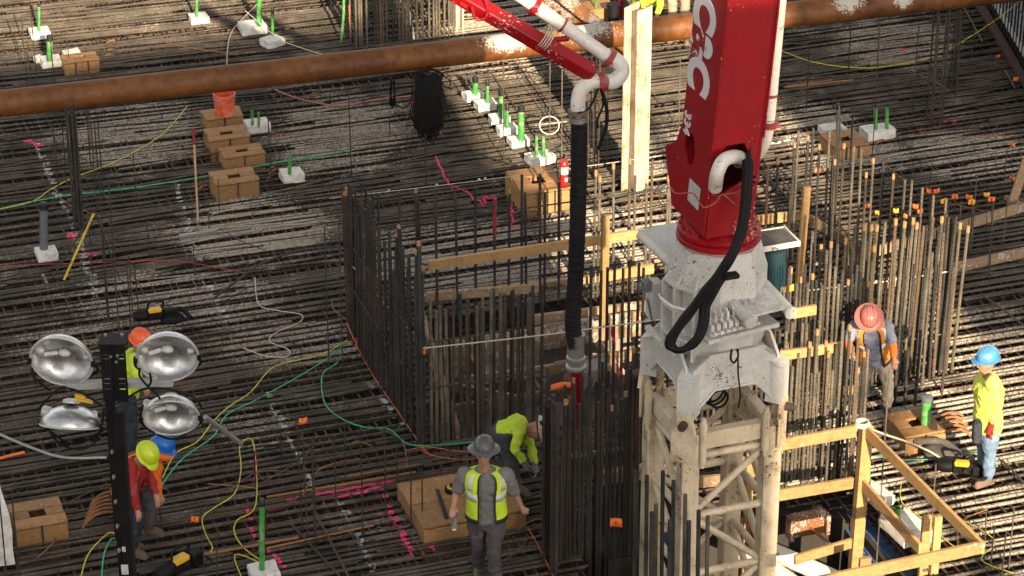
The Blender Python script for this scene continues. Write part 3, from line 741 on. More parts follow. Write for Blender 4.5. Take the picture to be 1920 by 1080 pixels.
pd = Vector((math.cos(R(-38)), math.sin(R(-38)), 0)); pw = pd.cross(Z)
hpile = thing('steel_pile', 'whitewashed upright steel H pile with a rusty top, standing left of the red boom', 'steel pile', (pb.x, pb.y, -.4))
ax = (pt-pb).normalized()
for s in (-1, 1):
    g = MB(); c0 = pb+pd*.105*s; g.bbox((c0+pt+pd*.105*s)/2-Z*.2, (.028, .32, (pt-pb).length+.4), pd, pw, ax, .004); part('flange', g, WHP, hpile)
g = MB(); g.bbox((pb+pt)/2-Z*.22, (.180, .024, (pt-pb).length+.38), pd, pw, ax, .002); part('web', g, WHP, hpile)
g = MB(); g.bbox(pt+pd*.105+ax*.006, (.032, .325, .012), pd, pw, ax, .002); part('cut_edge', g, BEAMM, hpile)
# second pile beyond the column cage
pb = P(857, 50); g = MB()
for s in (-1, 1): g.bbox(pb+Vector((.05*s+.0,0,1.3)), (.025,.26,3.2), Vector((1,.4,0)).normalized(), Vector((-.4,1,0)).normalized(), Z, .003)
g.bbox(pb+Z*1.3, (.02,.10,3.2), Vector((.4,-1,0)).normalized(), Vector((1,.4,0)).normalized(), Z, .002)
solo('steel_pile', g, WHP, 'far pale steel pile at the top edge beside the column bars', 'steel pile', loc=(pb.x, pb.y, -.3))
# retaining wall with bars at the top right
LAG = worn('retaining_wall_concrete', (.42,.43,.47), (.2,.18,.16), .5, .8, None, 2.)
W0, W1 = P(1803,-20), P(1915,172)
wd = (W1-W0).normalized(); wn = wd.cross(Z); wn = wn if wn.x > 0 else -wn
rw = thing('retaining_wall', 'grey retaining wall faced with dark upright bars in the top right corner', 'retaining wall', (W0+W1)/2+wn*.4)
A_, B_ = W0-wd*4, W1+wd*2
g = MB(); g.prism([A_+wn*.35-Z*.5, B_+wn*.35-Z*.5, B_+wn*.35+Z*3, A_+wn*.35+Z*3], wn*.3); part('wall', g, LAG, rw)
g = MB(); g.beam(A_+wn*.12+Z*.06, B_+wn*.12+Z*.02, .10, .12); part('waler', g, worn('dark_red_waler', (.06,.018,.014), (.05,.03,.02), .5, .7), rw)
g = MB(); g.beam(A_+wn*.28+Z*.34, B_+wn*.28+Z*.22, .12, .14); part('ledge', g, STICK, rw)
L = (B_-A_).length; k = 0
while k*.19 < L:
    q = A_+wd*k*.19+wn*.22; g = MB(); g.tube([q-Z*.2, q+Z*2.9+wd*random.uniform(-.1,.1)], .016, 6, uv=True); part('wall_bar', g, BARD, rw); k += 1
for z in (.8, 1.4, 2.0):
    g = MB(); g.tube([A_+wn*.20+Z*z, B_+wn*.20+Z*z], .014, 6, uv=True); part('wall_bar', g, BARD, rw)
for (x0,y0,x1,y1) in ((1808,15,1842,78),(1884,131,1903,165),(1846,556,1925,615),(1878,862,1925,912),(548,985,700,1150),(590,960,655,1085),(1420,318,1560,445)):
    g = MB(); a = P(x0,y0,.03); b = P(x1,y1,.05); g.tube([a, (a+b)/2+Z*.01, b], .013, 6, uv=True); part('loose_bar', g, BARV if x0 > 1000 else STEEL_LOW, MAT)

# ------------------------------------------------------------------ wooden box-outs
def wbox(fl, rx, ytf, ytb, label, slots=1, hole=True, mat=None, group='wooden box-outs set into the mat'):
    mat = mat or BOXWOOD
    a = P(*fl); b = P(rx, fl[1]); wdt = (b.x-a.x)/math.cos(GA)*.97
    h = Q(fl[0], ytf, a.y).z; c = P(fl[0], ytb, h); d = (c.y-a.y)/math.cos(GA)
    t = .035; z0 = -.30
    th = thing('wooden_box', label, 'wooden box', (a.x, a.y, z0), group); ov = random.uniform(0,.03)
    hh = h-z0
    for k in range(4):                       # four side walls
        if k == 0: cc, sz = a+U*wdt/2+V*t/2, (wdt, t)
        elif k == 1: cc, sz = a+U*wdt/2+V*(d-t/2), (wdt, t)
        elif k == 2: cc, sz = a+U*t/2+V*d/2, (t, d-2*t-.004)
        else: cc, sz = a+U*(wdt-t/2)+V*d/2, (t, d-2*t-.004)
        cc = cc+V*random.uniform(-.004,.004); g = MB(); g.bbox((cc.x, cc.y, z0+hh/2-.019), (sz[0], sz[1], hh-.038), U, V, Z, .003); part('side_board', g, mat, th)
    zt = h-.016; hw, hd = wdt*.30, d*.30          # top boards round the opening
    ow = (wdt-hw)/2; od = (d-hd)/2
    for k, (cc, sx_, sy_) in enumerate(((a+U*wdt/2+V*(od/2), wdt+.02, od), (a+U*wdt/2+V*(d-od/2), wdt+.02, od), (a+U*(ow/2)+V*d/2, ow, hd-.006), (a+U*(wdt-ow/2)+V*d/2, ow, hd-.006))):
        if not hole: 
            if k > 1: continue
            cc = a+U*wdt/2+V*(d*.25+k*d*.5); sy_ = d*.49
        g = MB(); g.bbox((cc.x, cc.y, zt+random.uniform(0,.004)), (sx_+random.uniform(-.02,.02), sy_+(random.uniform(-.012,.0)), .03), U, V, (Z+U*random.gauss(0,.012)).normalized(), .005); part('top_board', g, mat, th)
    for s in range(slots):                        # steel strap / saw slot over the front
        q = a+U*(wdt*(.5+.18*(s-(slots-1)/2)*2))
        g = MB(); g.bbox(q-V*.006+Z*(h/2-.06), (.022, .012, h+.10), U, V, Z, .002); part('strap', g, BARD, th)
    return th, a, wdt, d, h
WB = {}
WB['a'] = wbox((122,137),186,118,103,'small wooden box at upper left, next to a foam block with a green tube', 2)
WB['b1'] = wbox((388,246),457,224,207,'wooden box carrying the orange bucket, farthest of a row of four')
WB['b2'] = wbox((396,288),469,264,242,'wooden box second in the row below the orange bucket')
WB['b3'] = wbox((422,318),498,296,277,'wooden box third in the row, set to the right of its neighbours')
WB['b4'] = wbox((408,378),487,347,322,'wooden box nearest in the row of four, split by a dark strap')
WB['c'] = wbox((982,404),1071,364,321,'big sunlit wooden box carrying the fire extinguisher', 2)
WB['d'] = wbox((1566,300),1634,278,250,'wooden box in shade beside the grey tube at upper right', 2)
WB['e'] = wbox((33,1026),128,992,946,'wooden box with a square hole in the lower left corner')
WB['f'] = wbox((795,1016),992,990,906,'low wide wooden box behind the man in the grey hat', 0, False)
WB['g'] = wbox((1697,846),1778,820,776,'broken wooden box holding a thick green tube near the man in the blue helmet', 1)
# things lying on the wide box
_, a, wd_, dd, hh = WB['f']
g = MB()
for k in (0, .035): g.tube([P(818+k*100,918,hh+.015), P(836+k*100,972,hh+.015)], .014, 6, uv=True)
solo('short_bar', g, BARD, 'pair of short dark bars lying on the low wide wooden box', 'steel bar')
g = MB(); q = P(848,921,hh); g.lathe(q, [(.085,0),(.085,.05),(.03,.05),(.03,.09),(.02,.09)], Z, 20); solo('tie_wire_reel', g, BLACK, 'black and yellow wire reel lying on the wide wooden box', 'wire reel'); bo = bpy.data.objects['tie_wire_reel']
g = MB(); g.lathe(q+Z*.051, [(.06,0),(.06,.012),(.035,.012)], Z, 20); 
YEL = plain('yellow_plastic', (.75,.45,.02), .4)
part('reel_label', g, YEL, bo)

# ------------------------------------------------------------------ foam blocks and tubes
def foam(px, py, w_, d_, h_, label, tubes=(), rot=0., cat='foam block', tag='white foam blocks with tubes'):
    q = P(px, py); x = U.copy(); x.rotate(Matrix.Rotation(rot, 3, 'Z')); y = Z.cross(x)
    bm = bmesh.new(); bmesh.ops.create_cube(bm, size=1)
    rs = random.Random(int(px*7+py))
    bmesh.ops.subdivide_edges(bm, edges=list(bm.edges), cuts=2, use_grid_fill=True)
    for v_ in bm.verts: v_.co = Vector((v_.co.x*w_, v_.co.y*d_, (v_.co.z+.5)*h_))+Vector((rs.uniform(-1,1), rs.uniform(-1,1), rs.uniform(-.6,.6)))*.009
    g = MB(); bm.verts.index_update(); g.add([q+x*v_.co.x+y*v_.co.y+Z*v_.co.z for v_ in bm.verts], [[v.index for v in f.verts] for f in bm.faces]); bm.free()
    th = thing('foam_block', label, cat, q, tag)
    part('foam', g, FOAM, th, smooth=30)
    for (tx, tyb, tyt, r, mat, capm) in tubes:
        b = P(tx, tyb, h_); t = Q(tx, tyt, b.y); b = b-Z*.02; g = MB()
        g.lathe(b, [(r,0),(r,(t-b).length),(r*.78,(t-b).length),(r*.78,(t-b).length-.05)], (t-b), 16, close=True)
        g.lathe(b+(t-b)*.30, [(r*1.10,0),(r*1.10,.02)], (t-b), 16)
        tb = part('tube', g, mat, th)
        if capm:
            g = MB(); g.lathe(t-(t-b).normalized()*.07, [(r*1.12,0),(r*1.14,.08),(r*.9,.09)], (t-b), 16); part('cap', g, BLKCAP, tb)
    return th
G_ = GREENT
foam(75,68,.30,.26,.11,'foam block with a thin tall green tube at top left corner',[(73,58,4,.022,G_,True)])
foam(96,122,.30,.28,.11,'foam block with a thick black capped green tube at upper left',[(93,113,68,.045,G_,True)])
foam(72,116,.10,.14,.09,'small foam scrap beside the thick tubed foam block at upper left',[],.2)
foam(134,106,.26,.14,.10,'plain foam block pushed against the small upper left wooden box',[],.1)
foam(373,40,.28,.24,.10,'foam block with a thin green tube at the top left edge',[(369,32,-8,.022,G_,False)])
foam(474,58,.40,.34,.12,'larger foam block with a wide tapering green tube near the top',[(486,48,-8,.040,G_,False)])
foam(511,84,.30,.26,.11,'foam block tied to a white cord with a slim green tube',[(511,66,17,.022,G_,True)],.35)
foam(482,243,.34,.30,.12,'foam block with two short green tubes beside the orange bucket box',[(473,235,208,.022,G_,False),(485,236,210,.02,G_,False)])
foam(547,336,.30,.26,.12,'solitary foam block with a short green tube right of the wooden box row',[(543,326,290,.026,G_,False)])
rowl = ['farthest of the six foam blocks in a row, thick green tube','second foam block of the row of six, slim green tube','third foam block of the row of six, tube half in shade','fourth foam block of the row of six, dark slim tube','fifth foam block of the row of six, tallest thick tube','nearest of the six foam blocks in a row, two joined tubes']
for i, (x, y, ty, r, cpd) in enumerate(((887,186,146,.040,True),(910,203,152,.024,True),(936,229,170,.042,True),(951,250,198,.024,True),(973,272,200,.045,True))):
    foam(x, y, .285, .20, .11, rowl[i], [(x+4 if i != 3 else x, y-10, ty, r, G_, cpd)], random.uniform(-.15,.15), tag='row of six foam blocks behind the big box')
foam(1012,304,.37,.24,.12,rowl[5],[(1006,291,256,.022,G_,False),(1019,294,256,.024,G_,False)], .1, tag='row of six foam blocks behind the big box')
foam(1645,255,.44,.30,.13,'foam block with two green tubes joined by a strap, upper right',[(1642,243,203,.027,G_,False),(1663,241,203,.027,G_,False)])
foam(1560,250,.34,.24,.11,'foam block behind the shaded wooden box with a grey tube',[(1572,246,196,.032,GREYT,True)])
foam(88,484,.27,.26,.12,'foam block with a grey tube at the left edge',[(82,466,383,.055,GREYT,True)])
foam(495,1083,.30,.28,.12,'foam block with a very tall thin green tube at the bottom',[(491,1068,938,.030,G_,True)])
foam(-3,1028,.22,.75,.62,'large white foam slab standing at the left edge',[],0)
foam(1640,936,.22,.42,.12,'foam block with a green tube just behind the timber rail',[(1627,915,865,.035,G_,False)],.2)
foam(1698,1000,.36,.52,.14,'wide foam block with a green tube between the two sloping rails',[(1682,978,952,.04,G_,False)],.1)
q = P(1735,812,.05); t = Q(1738,745,q.y); g = MB(); g.lathe(q-Z*.1, [(.058,0),(.058,(t-q).length+.1),(.045,(t-q).length+.1),(.045,.5)], (t-q), 22)
tb = solo('green_tube', g, G_, 'thick bright green tube with a grey cap standing in the broken wooden box', 'tube'); g = MB(); g.lathe(t-Z*.05, [(.062,0),(.072,.03),(.072,.06),(.05,.07)], (t-q), 22); part('cap', g, GREYT, tb)
# red bucket, extinguisher
BK = worn('scuffed_orange_bucket', (.80,.09,.02), (.7,.45,.38), .5, .45, None, 7.)
_, a, w_, d_, h = WB['b1']; q = P(422,214,h); bk = thing('bucket', 'scuffed orange bucket standing on the farthest wooden box under the pipe', 'bucket', q)
g = MB(); g.lathe(q, [(.13,0),(.145,.14),(.155,.30),(.163,.30),(.163,.33),(.150,.33),(.140,.1)], Z, 26); part('pail', g, BK, bk)
g = MB(); g.tube(arc([q+Vector((-.16,0,.29)), q+Vector((-.12,-.12,.22)), q+Vector((0,-.17,.18)), q+Vector((.12,-.12,.22)), q+Vector((.16,0,.29))]), .004, 5); part('handle', g, STEELG, bk)
_, a, w_, d_, h = WB['c']; q = P(1057,350,h); ex = thing('fire_extinguisher', 'red fire extinguisher with a white label band standing on the big sunlit box', 'fire extinguisher', q)
EXR = plain('extinguisher_red', (.75,.02,.02), .3)
g = MB(); g.lathe(q, [(.055,0),(.06,.02),(.06,.33),(.045,.38),(.02,.40),(.02,.43)], Z, 22); part('cylinder', g, EXR, ex)
g = MB(); g.lathe(q, [(.062,.20),(.062,.31)], Z, 22, close=False); part('label_band', g, STICK, ex)
g = MB(); g.bbox(q+Vector((.03,-.062,.13)), (.035,.006,.06)); part('label', g, STICK, ex)
g = MB(); g.bbox(q+Vector((0,0,.45)), (.03,.10,.03)); g.tube(arc([q+Vector((-.02,0,.43)), q+Vector((-.10,-.02,.40)), q+Vector((-.09,-.04,.2)), q+Vector((-.066,-.03,.12))]), .010, 6); part('valve_and_hose', g, BLACK, ex)

# ------------------------------------------------------------------ timber
def boards(thg, lst, mat, name='rail'):
    for (a, b, w_, h_) in lst:
        g = MB(); g.beam(a, b, w_, h_, None, .004); part(name, g, mat, thg)
gr = thing('guard_rail', 'sunlit timber guard rail of posts and boards round the pit at lower right', 'guard rail', P(1613,808,1.1)-Z*1.6)
K = 1.1; T1 = P(1616,806,K); T2 = P(1843,1028,K); T3 = P(1462,834,K); T4 = P(1440,1112,K)
def dn(p, z): return Vector((p.x, p.y, z))
boards(gr, [(T3, T1-U*.07, .04, .14), (T1+U*.03-V*.02, T2, .04, .14), (T2+U*.03+V*.03-Z*.002, T4, .042, .14),
            (dn(T3,.46)-U*.05, dn(T1,.44)-U*.07, .04, .14), (dn(T1,.42)+U*.03-V*.06, P(1726,1030,.42), .04, .14), (P(1490,1050,-.05), P(1596,1018,-.05), .04, .12)], LUMBER)
def post(p, z0, z1, w_=.09, d_=.13, lean=Vector((0,0,0)), mat=None):
    g = MB(); g.bbox(dn(p, (z0+z1)/2)+lean*.5, (w_+.03, d_, z1-z0), U, V, (Z*(z1-z0)+lean).normalized(), .004); part('post', g, mat or LUMBER, gr)
post(T1, -1.6, 1.16, .10, .10, Vector((.05,0,0)))
post(P(1738,972,.62), -.3, .66, .075, .05); post(P(1755,974,.62)+Vector((.02,0,0)), -.3, .66, .06, .05)
post(P(1464,912,.46)-U*.05, -1.6, .44, .05, .09, Vector((-.12,0,0)), LUMBER_OLD); post(P(1622,1050,.25), -1.5, .28, .10, .05)
g = MB(); q = T1+Z*.06
for k in range(3): g.tube([q+Vector((math.cos(t*.5)*(.09-.01*k), math.sin(t*.5)*.07, .02*k)) for t in range(13)], .012, 6, loop=True)
g.tube(arc([q, P(1655,813,.8), P(1700,828,.4), P(1740,845,.2), P(1762,858,.1)]), .012, 6); solo('rope_tie', g, ROPE, 'dusty rope tied round the top of the guard rail post', 'rope')
def plank(x0, y0, x1, y1, z, w_, h_, label, mat=LUMBER, z1=None, group=None):
    g = MB(); g.beam(P(x0,y0,z), P(x1,y1,z if z1 is None else z1), w_, h_, None, .004)
    return solo('plank', g, mat, label, 'plank', group=group)
GP = 'boards laid through the standing bars'
plank(803,498,1200,438,.95,.05,.13,'long board with mortar on its left end, crossing the centre bars',LUMBER,group=GP)
plank(1136,518,1225,503,.55,.05,.13,'short sunlit board behind the bars left of the machine turret',LUMBER,group=GP)
plank(800,556,1010,540,.25,.05,.12,'mortar crusted board low behind the centre bars',LUMBER_OLD,group=GP)
plank(1412,414,1500,403,.5,.04,.14,'bright yellow lit board just right of the red turret base',LUMBER,group=GP)
plank(1506,404,1645,486,.55,.04,.13,'board sloping down right from the tall post',LUMBER_OLD,z1=.45,group=GP)
plank(1580,490,1925,386,.12,.05,.14,'long weathered board below the orange tags at right',LUMBER_OLD,group=GP)
plank(1600,545,1925,472,.06,.05,.14,'lower weathered board at the right edge',LUMBER_OLD,group=GP)
plank(1462,667,1576,650,1.66,.04,.12,'short yellow board left of the worker in the orange vest',LUMBER,group=GP)
plank(1486,588,1530,580,2.1,.04,.12,'small board end beside the roller tubes of the turret',LUMBER,group=GP)
plank(1545,738,1616,728,1.0,.04,.10,'short board at knee height by the orange vested worker',LUMBER,group=GP)
plank(1128,896,1300,868,.55,.09,.16,'thick board end sticking out left of the lattice mast',LUMBER_OLD,group=GP)
plank(1290,905,1450,892,.15,.05,.14,'board seen through the lattice mast',LUMBER_OLD,group=GP)
plank(690,120,890,98,.12,.10,.03,'dusty plank under the pipe behind the black cable coil',LUMBER_OLD,group=GP)
b = P(1132,600); g = MB(); g.bbox((b.x, b.y, .73), (.09,.09,1.5), U, V, Z, .004); solo('timber_post', g, LUMBER, 'upright timber post in the sunlit bars left of the turret', 'post')
b = P(1497,590); g = MB(); g.bbox((b.x, b.y, .85), (.09,.06,1.85), U, V, (Z+U*.03).normalized(), .004); solo('timber_post', g, LUMBER, 'tall sunlit timber post right of the turret grating', 'post')
b = P(1400,1000,-.5); g = MB(); g.bbox((b.x, b.y, -.6), (.09,.06,2.6), U, V, Z, .004); solo('timber_post', g, LUMBER, 'timber post seen behind the right legs of the lattice mast', 'post')
# timber brace at the right edge
st = thing('timber_brace', 'timber brace with crossed legs at the right edge', 'timber brace', P(1900,400))
boards(st, [(P(1893,395,.0), Q(1925,300,P(1900,395).y), .05, .12), (P(1885,372,.0), Q(1922,392,P(1900,395).y), .05, .1)], LUMBER_OLD, 'leg')
# timber work inside the core pit
pf = thing('pit_formwork', 'timber struts and plywood inside the pit ringed by dark bars', 'formwork', (PITP[0][5].x, PITP[0][5].y, -1.5))
PLY = wood('old_plywood', (.22,.14,.08), (.32,.22,.13), splash=.3)
boards(pf, [(P(800,690,-.4), P(1010,660,-.4), .05, .7), (P(970,640,-.3), P(1200,605,-.3), .05, .35)], PLY, 'plywood_sheet')
boards(pf, [(P(858,640,-.25), P(925,735,-.5), .05, .13), (P(805,716,-.3), P(985,752,-.3), .05, .12), (P(870,715,-.3), P(1065,688,-.3), .05, .14),
            (P(1000,600,-.15), P(1215,573,-.15), .06, .14), (P(800,640,-.1), P(836,795,-.9), .05, .14), (P(985,700,-.5), P(1030,760,-.8), .05, .13),
            (P(1040,690,-.3), P(1185,665,-.3), .05, .16), (P(1120,640,-.2), P(1180,720,-.6), .05, .12), (P(845,770,-.6), P(1100,730,-.6), .05, .16), (P(1075,600,-.1), P(1060,720,-.8), .05, .12)], LUMBER_OLD, 'strut')
boards(pf, [(P(795,562,-.02), P(1225,512,-.02), .08, .14), (P(790,585,.02), P(860,815,.02), .06, .12)], LUMBER_OLD, 'rim_board')
# blue formwork and clutter in the machine pit
bf = thing('blue_formwork', 'blue steel formwork beams with a rusty clamp in the pit by the mast', 'formwork', P(1600,1040,-1.0))
for (a, b, w_, h_) in ((P(1596,960,-.45), P(1722,1100,-.45), .16, .12),(P(1590,1010,-.7), P(1650,1100,-.7), .12, .3),(P(1452,985,-.6), P(1500,975,-.6), .1, .25),(P(1140,1035,-.5), P(1200,1085,-.5), .14,.14),(P(1200,1030,-.9),P(1480,960,-.9),.1,.3),(P(1450,1100,-1.2),P(1640,1040,-1.2),.12,.3)):
    g = MB(); g.beam(a, b, w_, h_, None, .01); part('blue_beam', g, BLUEF, bf)
c = P(1515,985,-.3); g = MB(); g.bbox(c, (.36,.10,.22), U, V, Z, .01); g.bbox(c+Z*.14, (.40,.14,.03), U, V, Z, .005); g.bbox(c-U*.22, (.05,.16,.28), U, V, Z, .006); g.bbox(c+U*.22, (.05,.16,.26), U, V, Z, .006); part('clamp_block', g, BEAMM, bf)
g = MB(); g.tube([c-V*.04, c-V*.45-Z*.03+U*.10], .018, 8); g.lathe(c-V*.06, [(.05,0),(.05,.03)], V, 6); part('threaded_rod', g, BEAMM, bf)
g = MB(); g.cyl(P(1440,1030,-.35), P(1640,1118,-.55), .10, 18); solo('white_pipe', g, WHITEP, 'dusty white pipe sloping out of the mast foot into the pit', 'pipe')
g = MB(); g.tube(arc([Q(1345,985,-5.6), Q(1380,1030,-5.7), Q(1440,1060,-5.9), Q(1500,1100,-6)]), .085, 14); solo('tan_pipe', g, CREAM, 'tan curved pipe seen through the foot of the lattice mast', 'pipe')
g = MB(); c = P(1165,1060,-.4); g.bbox(c, (.5,.5,.5), U, V, Z, .01); solo('dark_crate', g, MUD, 'dark dirty crate at the bottom among the bars left of the mast', 'crate')
# ------------------------------------------------------------------ standing bars
random.seed(21)
VB = {}
TIPM = plain('rusty_bar_end', (.34,.19,.08), .8)
def vmesh(mat, r):
    k = (mat.name, r)
    if k not in VB:
        g = MB(); g.tube([(0,0,0),(0,0,.5),(0,0,1)], r, 7, uv=True)
        me = g.mesh('standing_bar', (0,0,0), 50); me.materials.append(mat)
        VB[k] = me
    return VB[k]
TIPS = {}
def vbar(par, px, yb, yt, mat=None, r=.019, tip=None, name='standing_bar', lean=0., dx=0.):
    if r > .015: r *= 1.02
    if tip and random.random() < .35: tip = None
    b = P(px, yb); 
    if inpit(b): b0 = Vector((b.x, b.y, -1.8))
    else: b0 = Vector((b.x, b.y, -.1))
    t = Q(px, yt, b.y); t = Vector((b.x+random.gauss(0,.010)+dx, b.y+random.gauss(0,.012), t.z))
    me = vmesh(mat or BARD, r); o = bpy.data.objects.new(name, me); COL.objects.link(o); o.parent = par
    d = t-b0; o.location = b0-wloc(par); o.scale = (1,1,d.length); o.rotation_euler = d.to_track_quat('Z', 'Y').to_euler()
    WL[o.name] = wloc(par)
    if tip:
        if r not in TIPS:
            g = MB(); g.tube([(0,0,0),(0,0,1.0)], r*1.12, 7); TIPS[r] = g.mesh('painted_end', (0,0,0), 50); TIPS[r].materials.append(TIPM)
        e = bpy.data.objects.new('painted_end', TIPS[r]); COL.objects.link(e); e.parent = o; L = tip/d.length
        e.location = (0,0,1-L*.98); e.scale = (1,1,L)
    return b, t
def lerp(a, b, t): return a+(b-a)*t
def rowbars(par, p0, p1, n, h0, h1, mats, r=.019, jx=4, jh=.15, tipp=.3, dbl=0.):
    for i in range(n):
        t = i/(n-1); x = lerp(p0[0], p1[0], t)+random.uniform(-jx, jx); y = lerp(p0[1], p1[1], t)
        h = lerp(h0, h1, t)+random.uniform(-jh, jh)
        for k in range(2 if random.random() < dbl else 1):
            xx = x+k*5.5; b = P(xx, y); tp = PIX((b.x, b.y, h-k*random.uniform(-.3,.3)))[1]
            vbar(par, xx, y, tp, random.choice(mats), r*random.choice((.9,1,1)), (.06 if par is not cage else .035) if random.random() < tipp else None)
cage = thing('core_cage', 'dark square cage of tall upright bars round the timbered pit at centre', 'rebar cage', P(790,838))
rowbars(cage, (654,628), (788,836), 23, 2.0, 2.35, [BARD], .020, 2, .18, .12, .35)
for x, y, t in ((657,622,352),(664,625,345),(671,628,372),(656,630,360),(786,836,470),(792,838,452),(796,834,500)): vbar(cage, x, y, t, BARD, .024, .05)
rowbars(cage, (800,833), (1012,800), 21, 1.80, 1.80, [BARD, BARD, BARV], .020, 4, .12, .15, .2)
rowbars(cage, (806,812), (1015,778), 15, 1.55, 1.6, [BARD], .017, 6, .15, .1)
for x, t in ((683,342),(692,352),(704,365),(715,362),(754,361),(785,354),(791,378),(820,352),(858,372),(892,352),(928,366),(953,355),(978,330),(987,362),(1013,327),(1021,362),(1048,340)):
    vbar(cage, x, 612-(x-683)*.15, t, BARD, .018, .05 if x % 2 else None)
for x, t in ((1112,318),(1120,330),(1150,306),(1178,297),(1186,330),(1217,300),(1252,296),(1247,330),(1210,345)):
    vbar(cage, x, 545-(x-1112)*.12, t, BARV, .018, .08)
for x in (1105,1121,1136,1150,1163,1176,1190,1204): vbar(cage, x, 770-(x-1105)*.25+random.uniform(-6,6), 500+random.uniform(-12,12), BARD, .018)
for z, m in ((.75, BARD), (1.35, BARD)):
    for (a, b) in (((652,626),(790,836)), ((790,836),(1015,800)), ((690,612),(1260,528))):
        g = MB(); A_ = P(*a); B_ = P(*b); g.tube([A_+Z*z, (A_+B_)/2+Z*(z-.01), B_+Z*z], .011, 6, uv=True); part('tie_bar', g, m, cage)
fr = thing('front_cage', 'dense dark cluster of upright bars in front of the mast, left of it', 'rebar cage', P(1015,1050))
rowbars(fr, (1018,1052), (1192,1018), 22, 1.95, 2.0, [BARD, BARD, STEEL_LOW], .020, 3, .22, .35, .15)
rowbars(fr, (1016,1000), (1040,1090), 9, 1.9, 2.1, [BARD], .022, 3, .1, 0, .5)
rowbars(fr, (1060,985), (1195,950), 11, 1.8, 1.9, [BARD], .018, 4, .15, .3)
g = MB(); a = P(1048,1030)+Z*1.15; b = P(1195,1005)+Z*1.12; g.tube([a, b], .018, 7, uv=True); g.tube([a+Z*.03, b+Z*.03], .012, 7, uv=True); part('tie_bar', g, STEELG, fr)
g = MB(); g.tube([Q(1013,790,-6.2), Q(1048,845,-6.2), Q(1075,905,-6.2)], .018, 7, uv=True); part('tie_bar', g, BARD, fr)
mf = thing('mast_foot_bars', 'sparse upright bars with painted ends standing in front of the lattice mast', 'rebar cage', P(1270,1200)-Z*1.8)
for x, t, m in ((1191,883,BARD),(1213,891,BARD),(1230,945,BARV),(1243,883,BARD),(1263,901,BARD),(1285,927,BARV),(1292,977,BARD),(1310,957,BARD),(1327,968,BARV),(1222,960,BARD),(1256,975,BARD)):
    b = P(x, t+310); b = Vector((b.x, b.y, -1.8)); tt = Q(x, t, P(x, t+310).y); o = bpy.data.objects.new('standing_bar', vmesh(m, .022)); COL.objects.link(o); o.parent = mf
    d = tt-b; o.location = b-wloc(mf); o.scale = (1,1,d.length); o.rotation_euler = d.to_track_quat('Z','Y').to_euler()
rc = thing('wall_cage', 'long sunlit wall cage of tall ribbed bars on the right of the boom', 'rebar cage', P(1780,692))
TP = [(1485,245),(1502,253),(1511,240),(1526,270),(1543,246),(1560,240),(1568,268),(1586,275),(1604,281),(1622,297),(1641,306),(1658,326),(1678,337),(1692,338),(1711,351),(1733,367),(1754,374),(1556,300),(1610,322),(1548,290),(1470,352),(1478,266),(1450,300),(1430,310)]
for x, t in TP: vbar(rc, x, t+240+(x-1485)*.07, t, random.choice((BARD, BARD, BARV)), .017, .07 if random.random() < .4 else None)
FRT = [(1579,424),(1594,422),(1609,421),(1619,422),(1634,416),(1653,412),(1670,415),(1683,409),(1693,418),(1721,409),(1739,406),(1761,404),(1773,418),(1784,424),(1704,425)]
for x, t in FRT: vbar(rc, x, 727-(x-1580)*.17, t, BARD if x in (1761,) else BARV, .020, .08 if random.random() < .6 else None, dx=.05)
for k in range(16): x = random.uniform(1585, 1775); t = random.uniform(415, 520); vbar(rc, x, t+random.uniform(235, 275), t, random.choice((BARV, BARD)), .018)
for k in range(5): vbar(rc, 1755+k*3, 690, 402+k*4, BARD, .022)
MID = [(1510,434),(1523,459),(1535,468),(1544,453),(1555,458),(1569,447),(1581,456),(1597,450),(1609,453),(1625,461),(1641,444),(1662,447),(1696,441),(1714,432),(1750,437)]
for x, t in MID: vbar(rc, x, t+265+random.uniform(-6,6), t, BARV, .019, .08 if random.random() < .6 else None)
lc = thing('corner_cage', 'sunlit upright bars between the mast and the timber guard rail', 'rebar cage', P(1470,900))
for i in range(22):
    x = 1461+i*7.2+random.uniform(-2,2); vbar(lc, x, 902-(i*.5)+random.uniform(-5,5), random.choice((612,640,660,690)) + random.uniform(-12,12), random.choice((BARV,BARV,BARD)), .018, .07 if random.random() < .5 else None)
for i in range(20):
    x = 1462+i*8+random.uniform(-3,3); vbar(lc, x, 800-i*2.4+random.uniform(-5,5), 515+random.uniform(-22,22), random.choice((BARV,BARV,BARD)), .018, .07 if random.random() < .3 else None)
for i in range(17):
    x = 1222+i*14.5+random.uniform(-5,5); yb_ = 878-i*1.5+random.uniform(-6,6); vbar(lc, x, yb_, yb_-random.uniform(225,270), random.choice((BARD, BARD, BARV)), .017)
for (a, b, z) in (((1462,900),(1600,885),.9),((1475,800),(1640,770),.35),((1580,727),(1785,690),.5)):
    g = MB(); A_ = P(*a); B_ = P(*b); g.tube([A_+Z*z, B_+Z*z], .010, 6, uv=True); part('tie_bar', g, BARV, lc if a[0] < 1500 else rc)
cc = thing('column_cage', 'tall column cage of sunlit bars at the top centre beyond the pipe', 'rebar cage', P(750,85))
rowbars(cc, (645,62), (668,92), 6, 1.9, 2.1, [BARV], .016, 3, .2, 0)
rowbars(cc, (672,88), (850,66), 20, 2., 2.2, [BARV, BARV, BARD], .017, 3, .2, 0, .2)
rowbars(cc, (655,50), (840,32), 16, 1.6, 1.9, [BARV, BARD], .014, 5, .2, 0)
g = MB(); q = P(772,75); g.bbox(q+Z*.25, (.035,.02,.5), U, V, (Z-U*.15).normalized(), .003); part('white_lath', g, FOAM, cc)
g = MB(); q = P(640,80); g.tube([Q(645,-20,q.y), Q(644,30,q.y), Q(640,78,q.y)], .022, 10); part('green_tube', g, GREENT, cc)
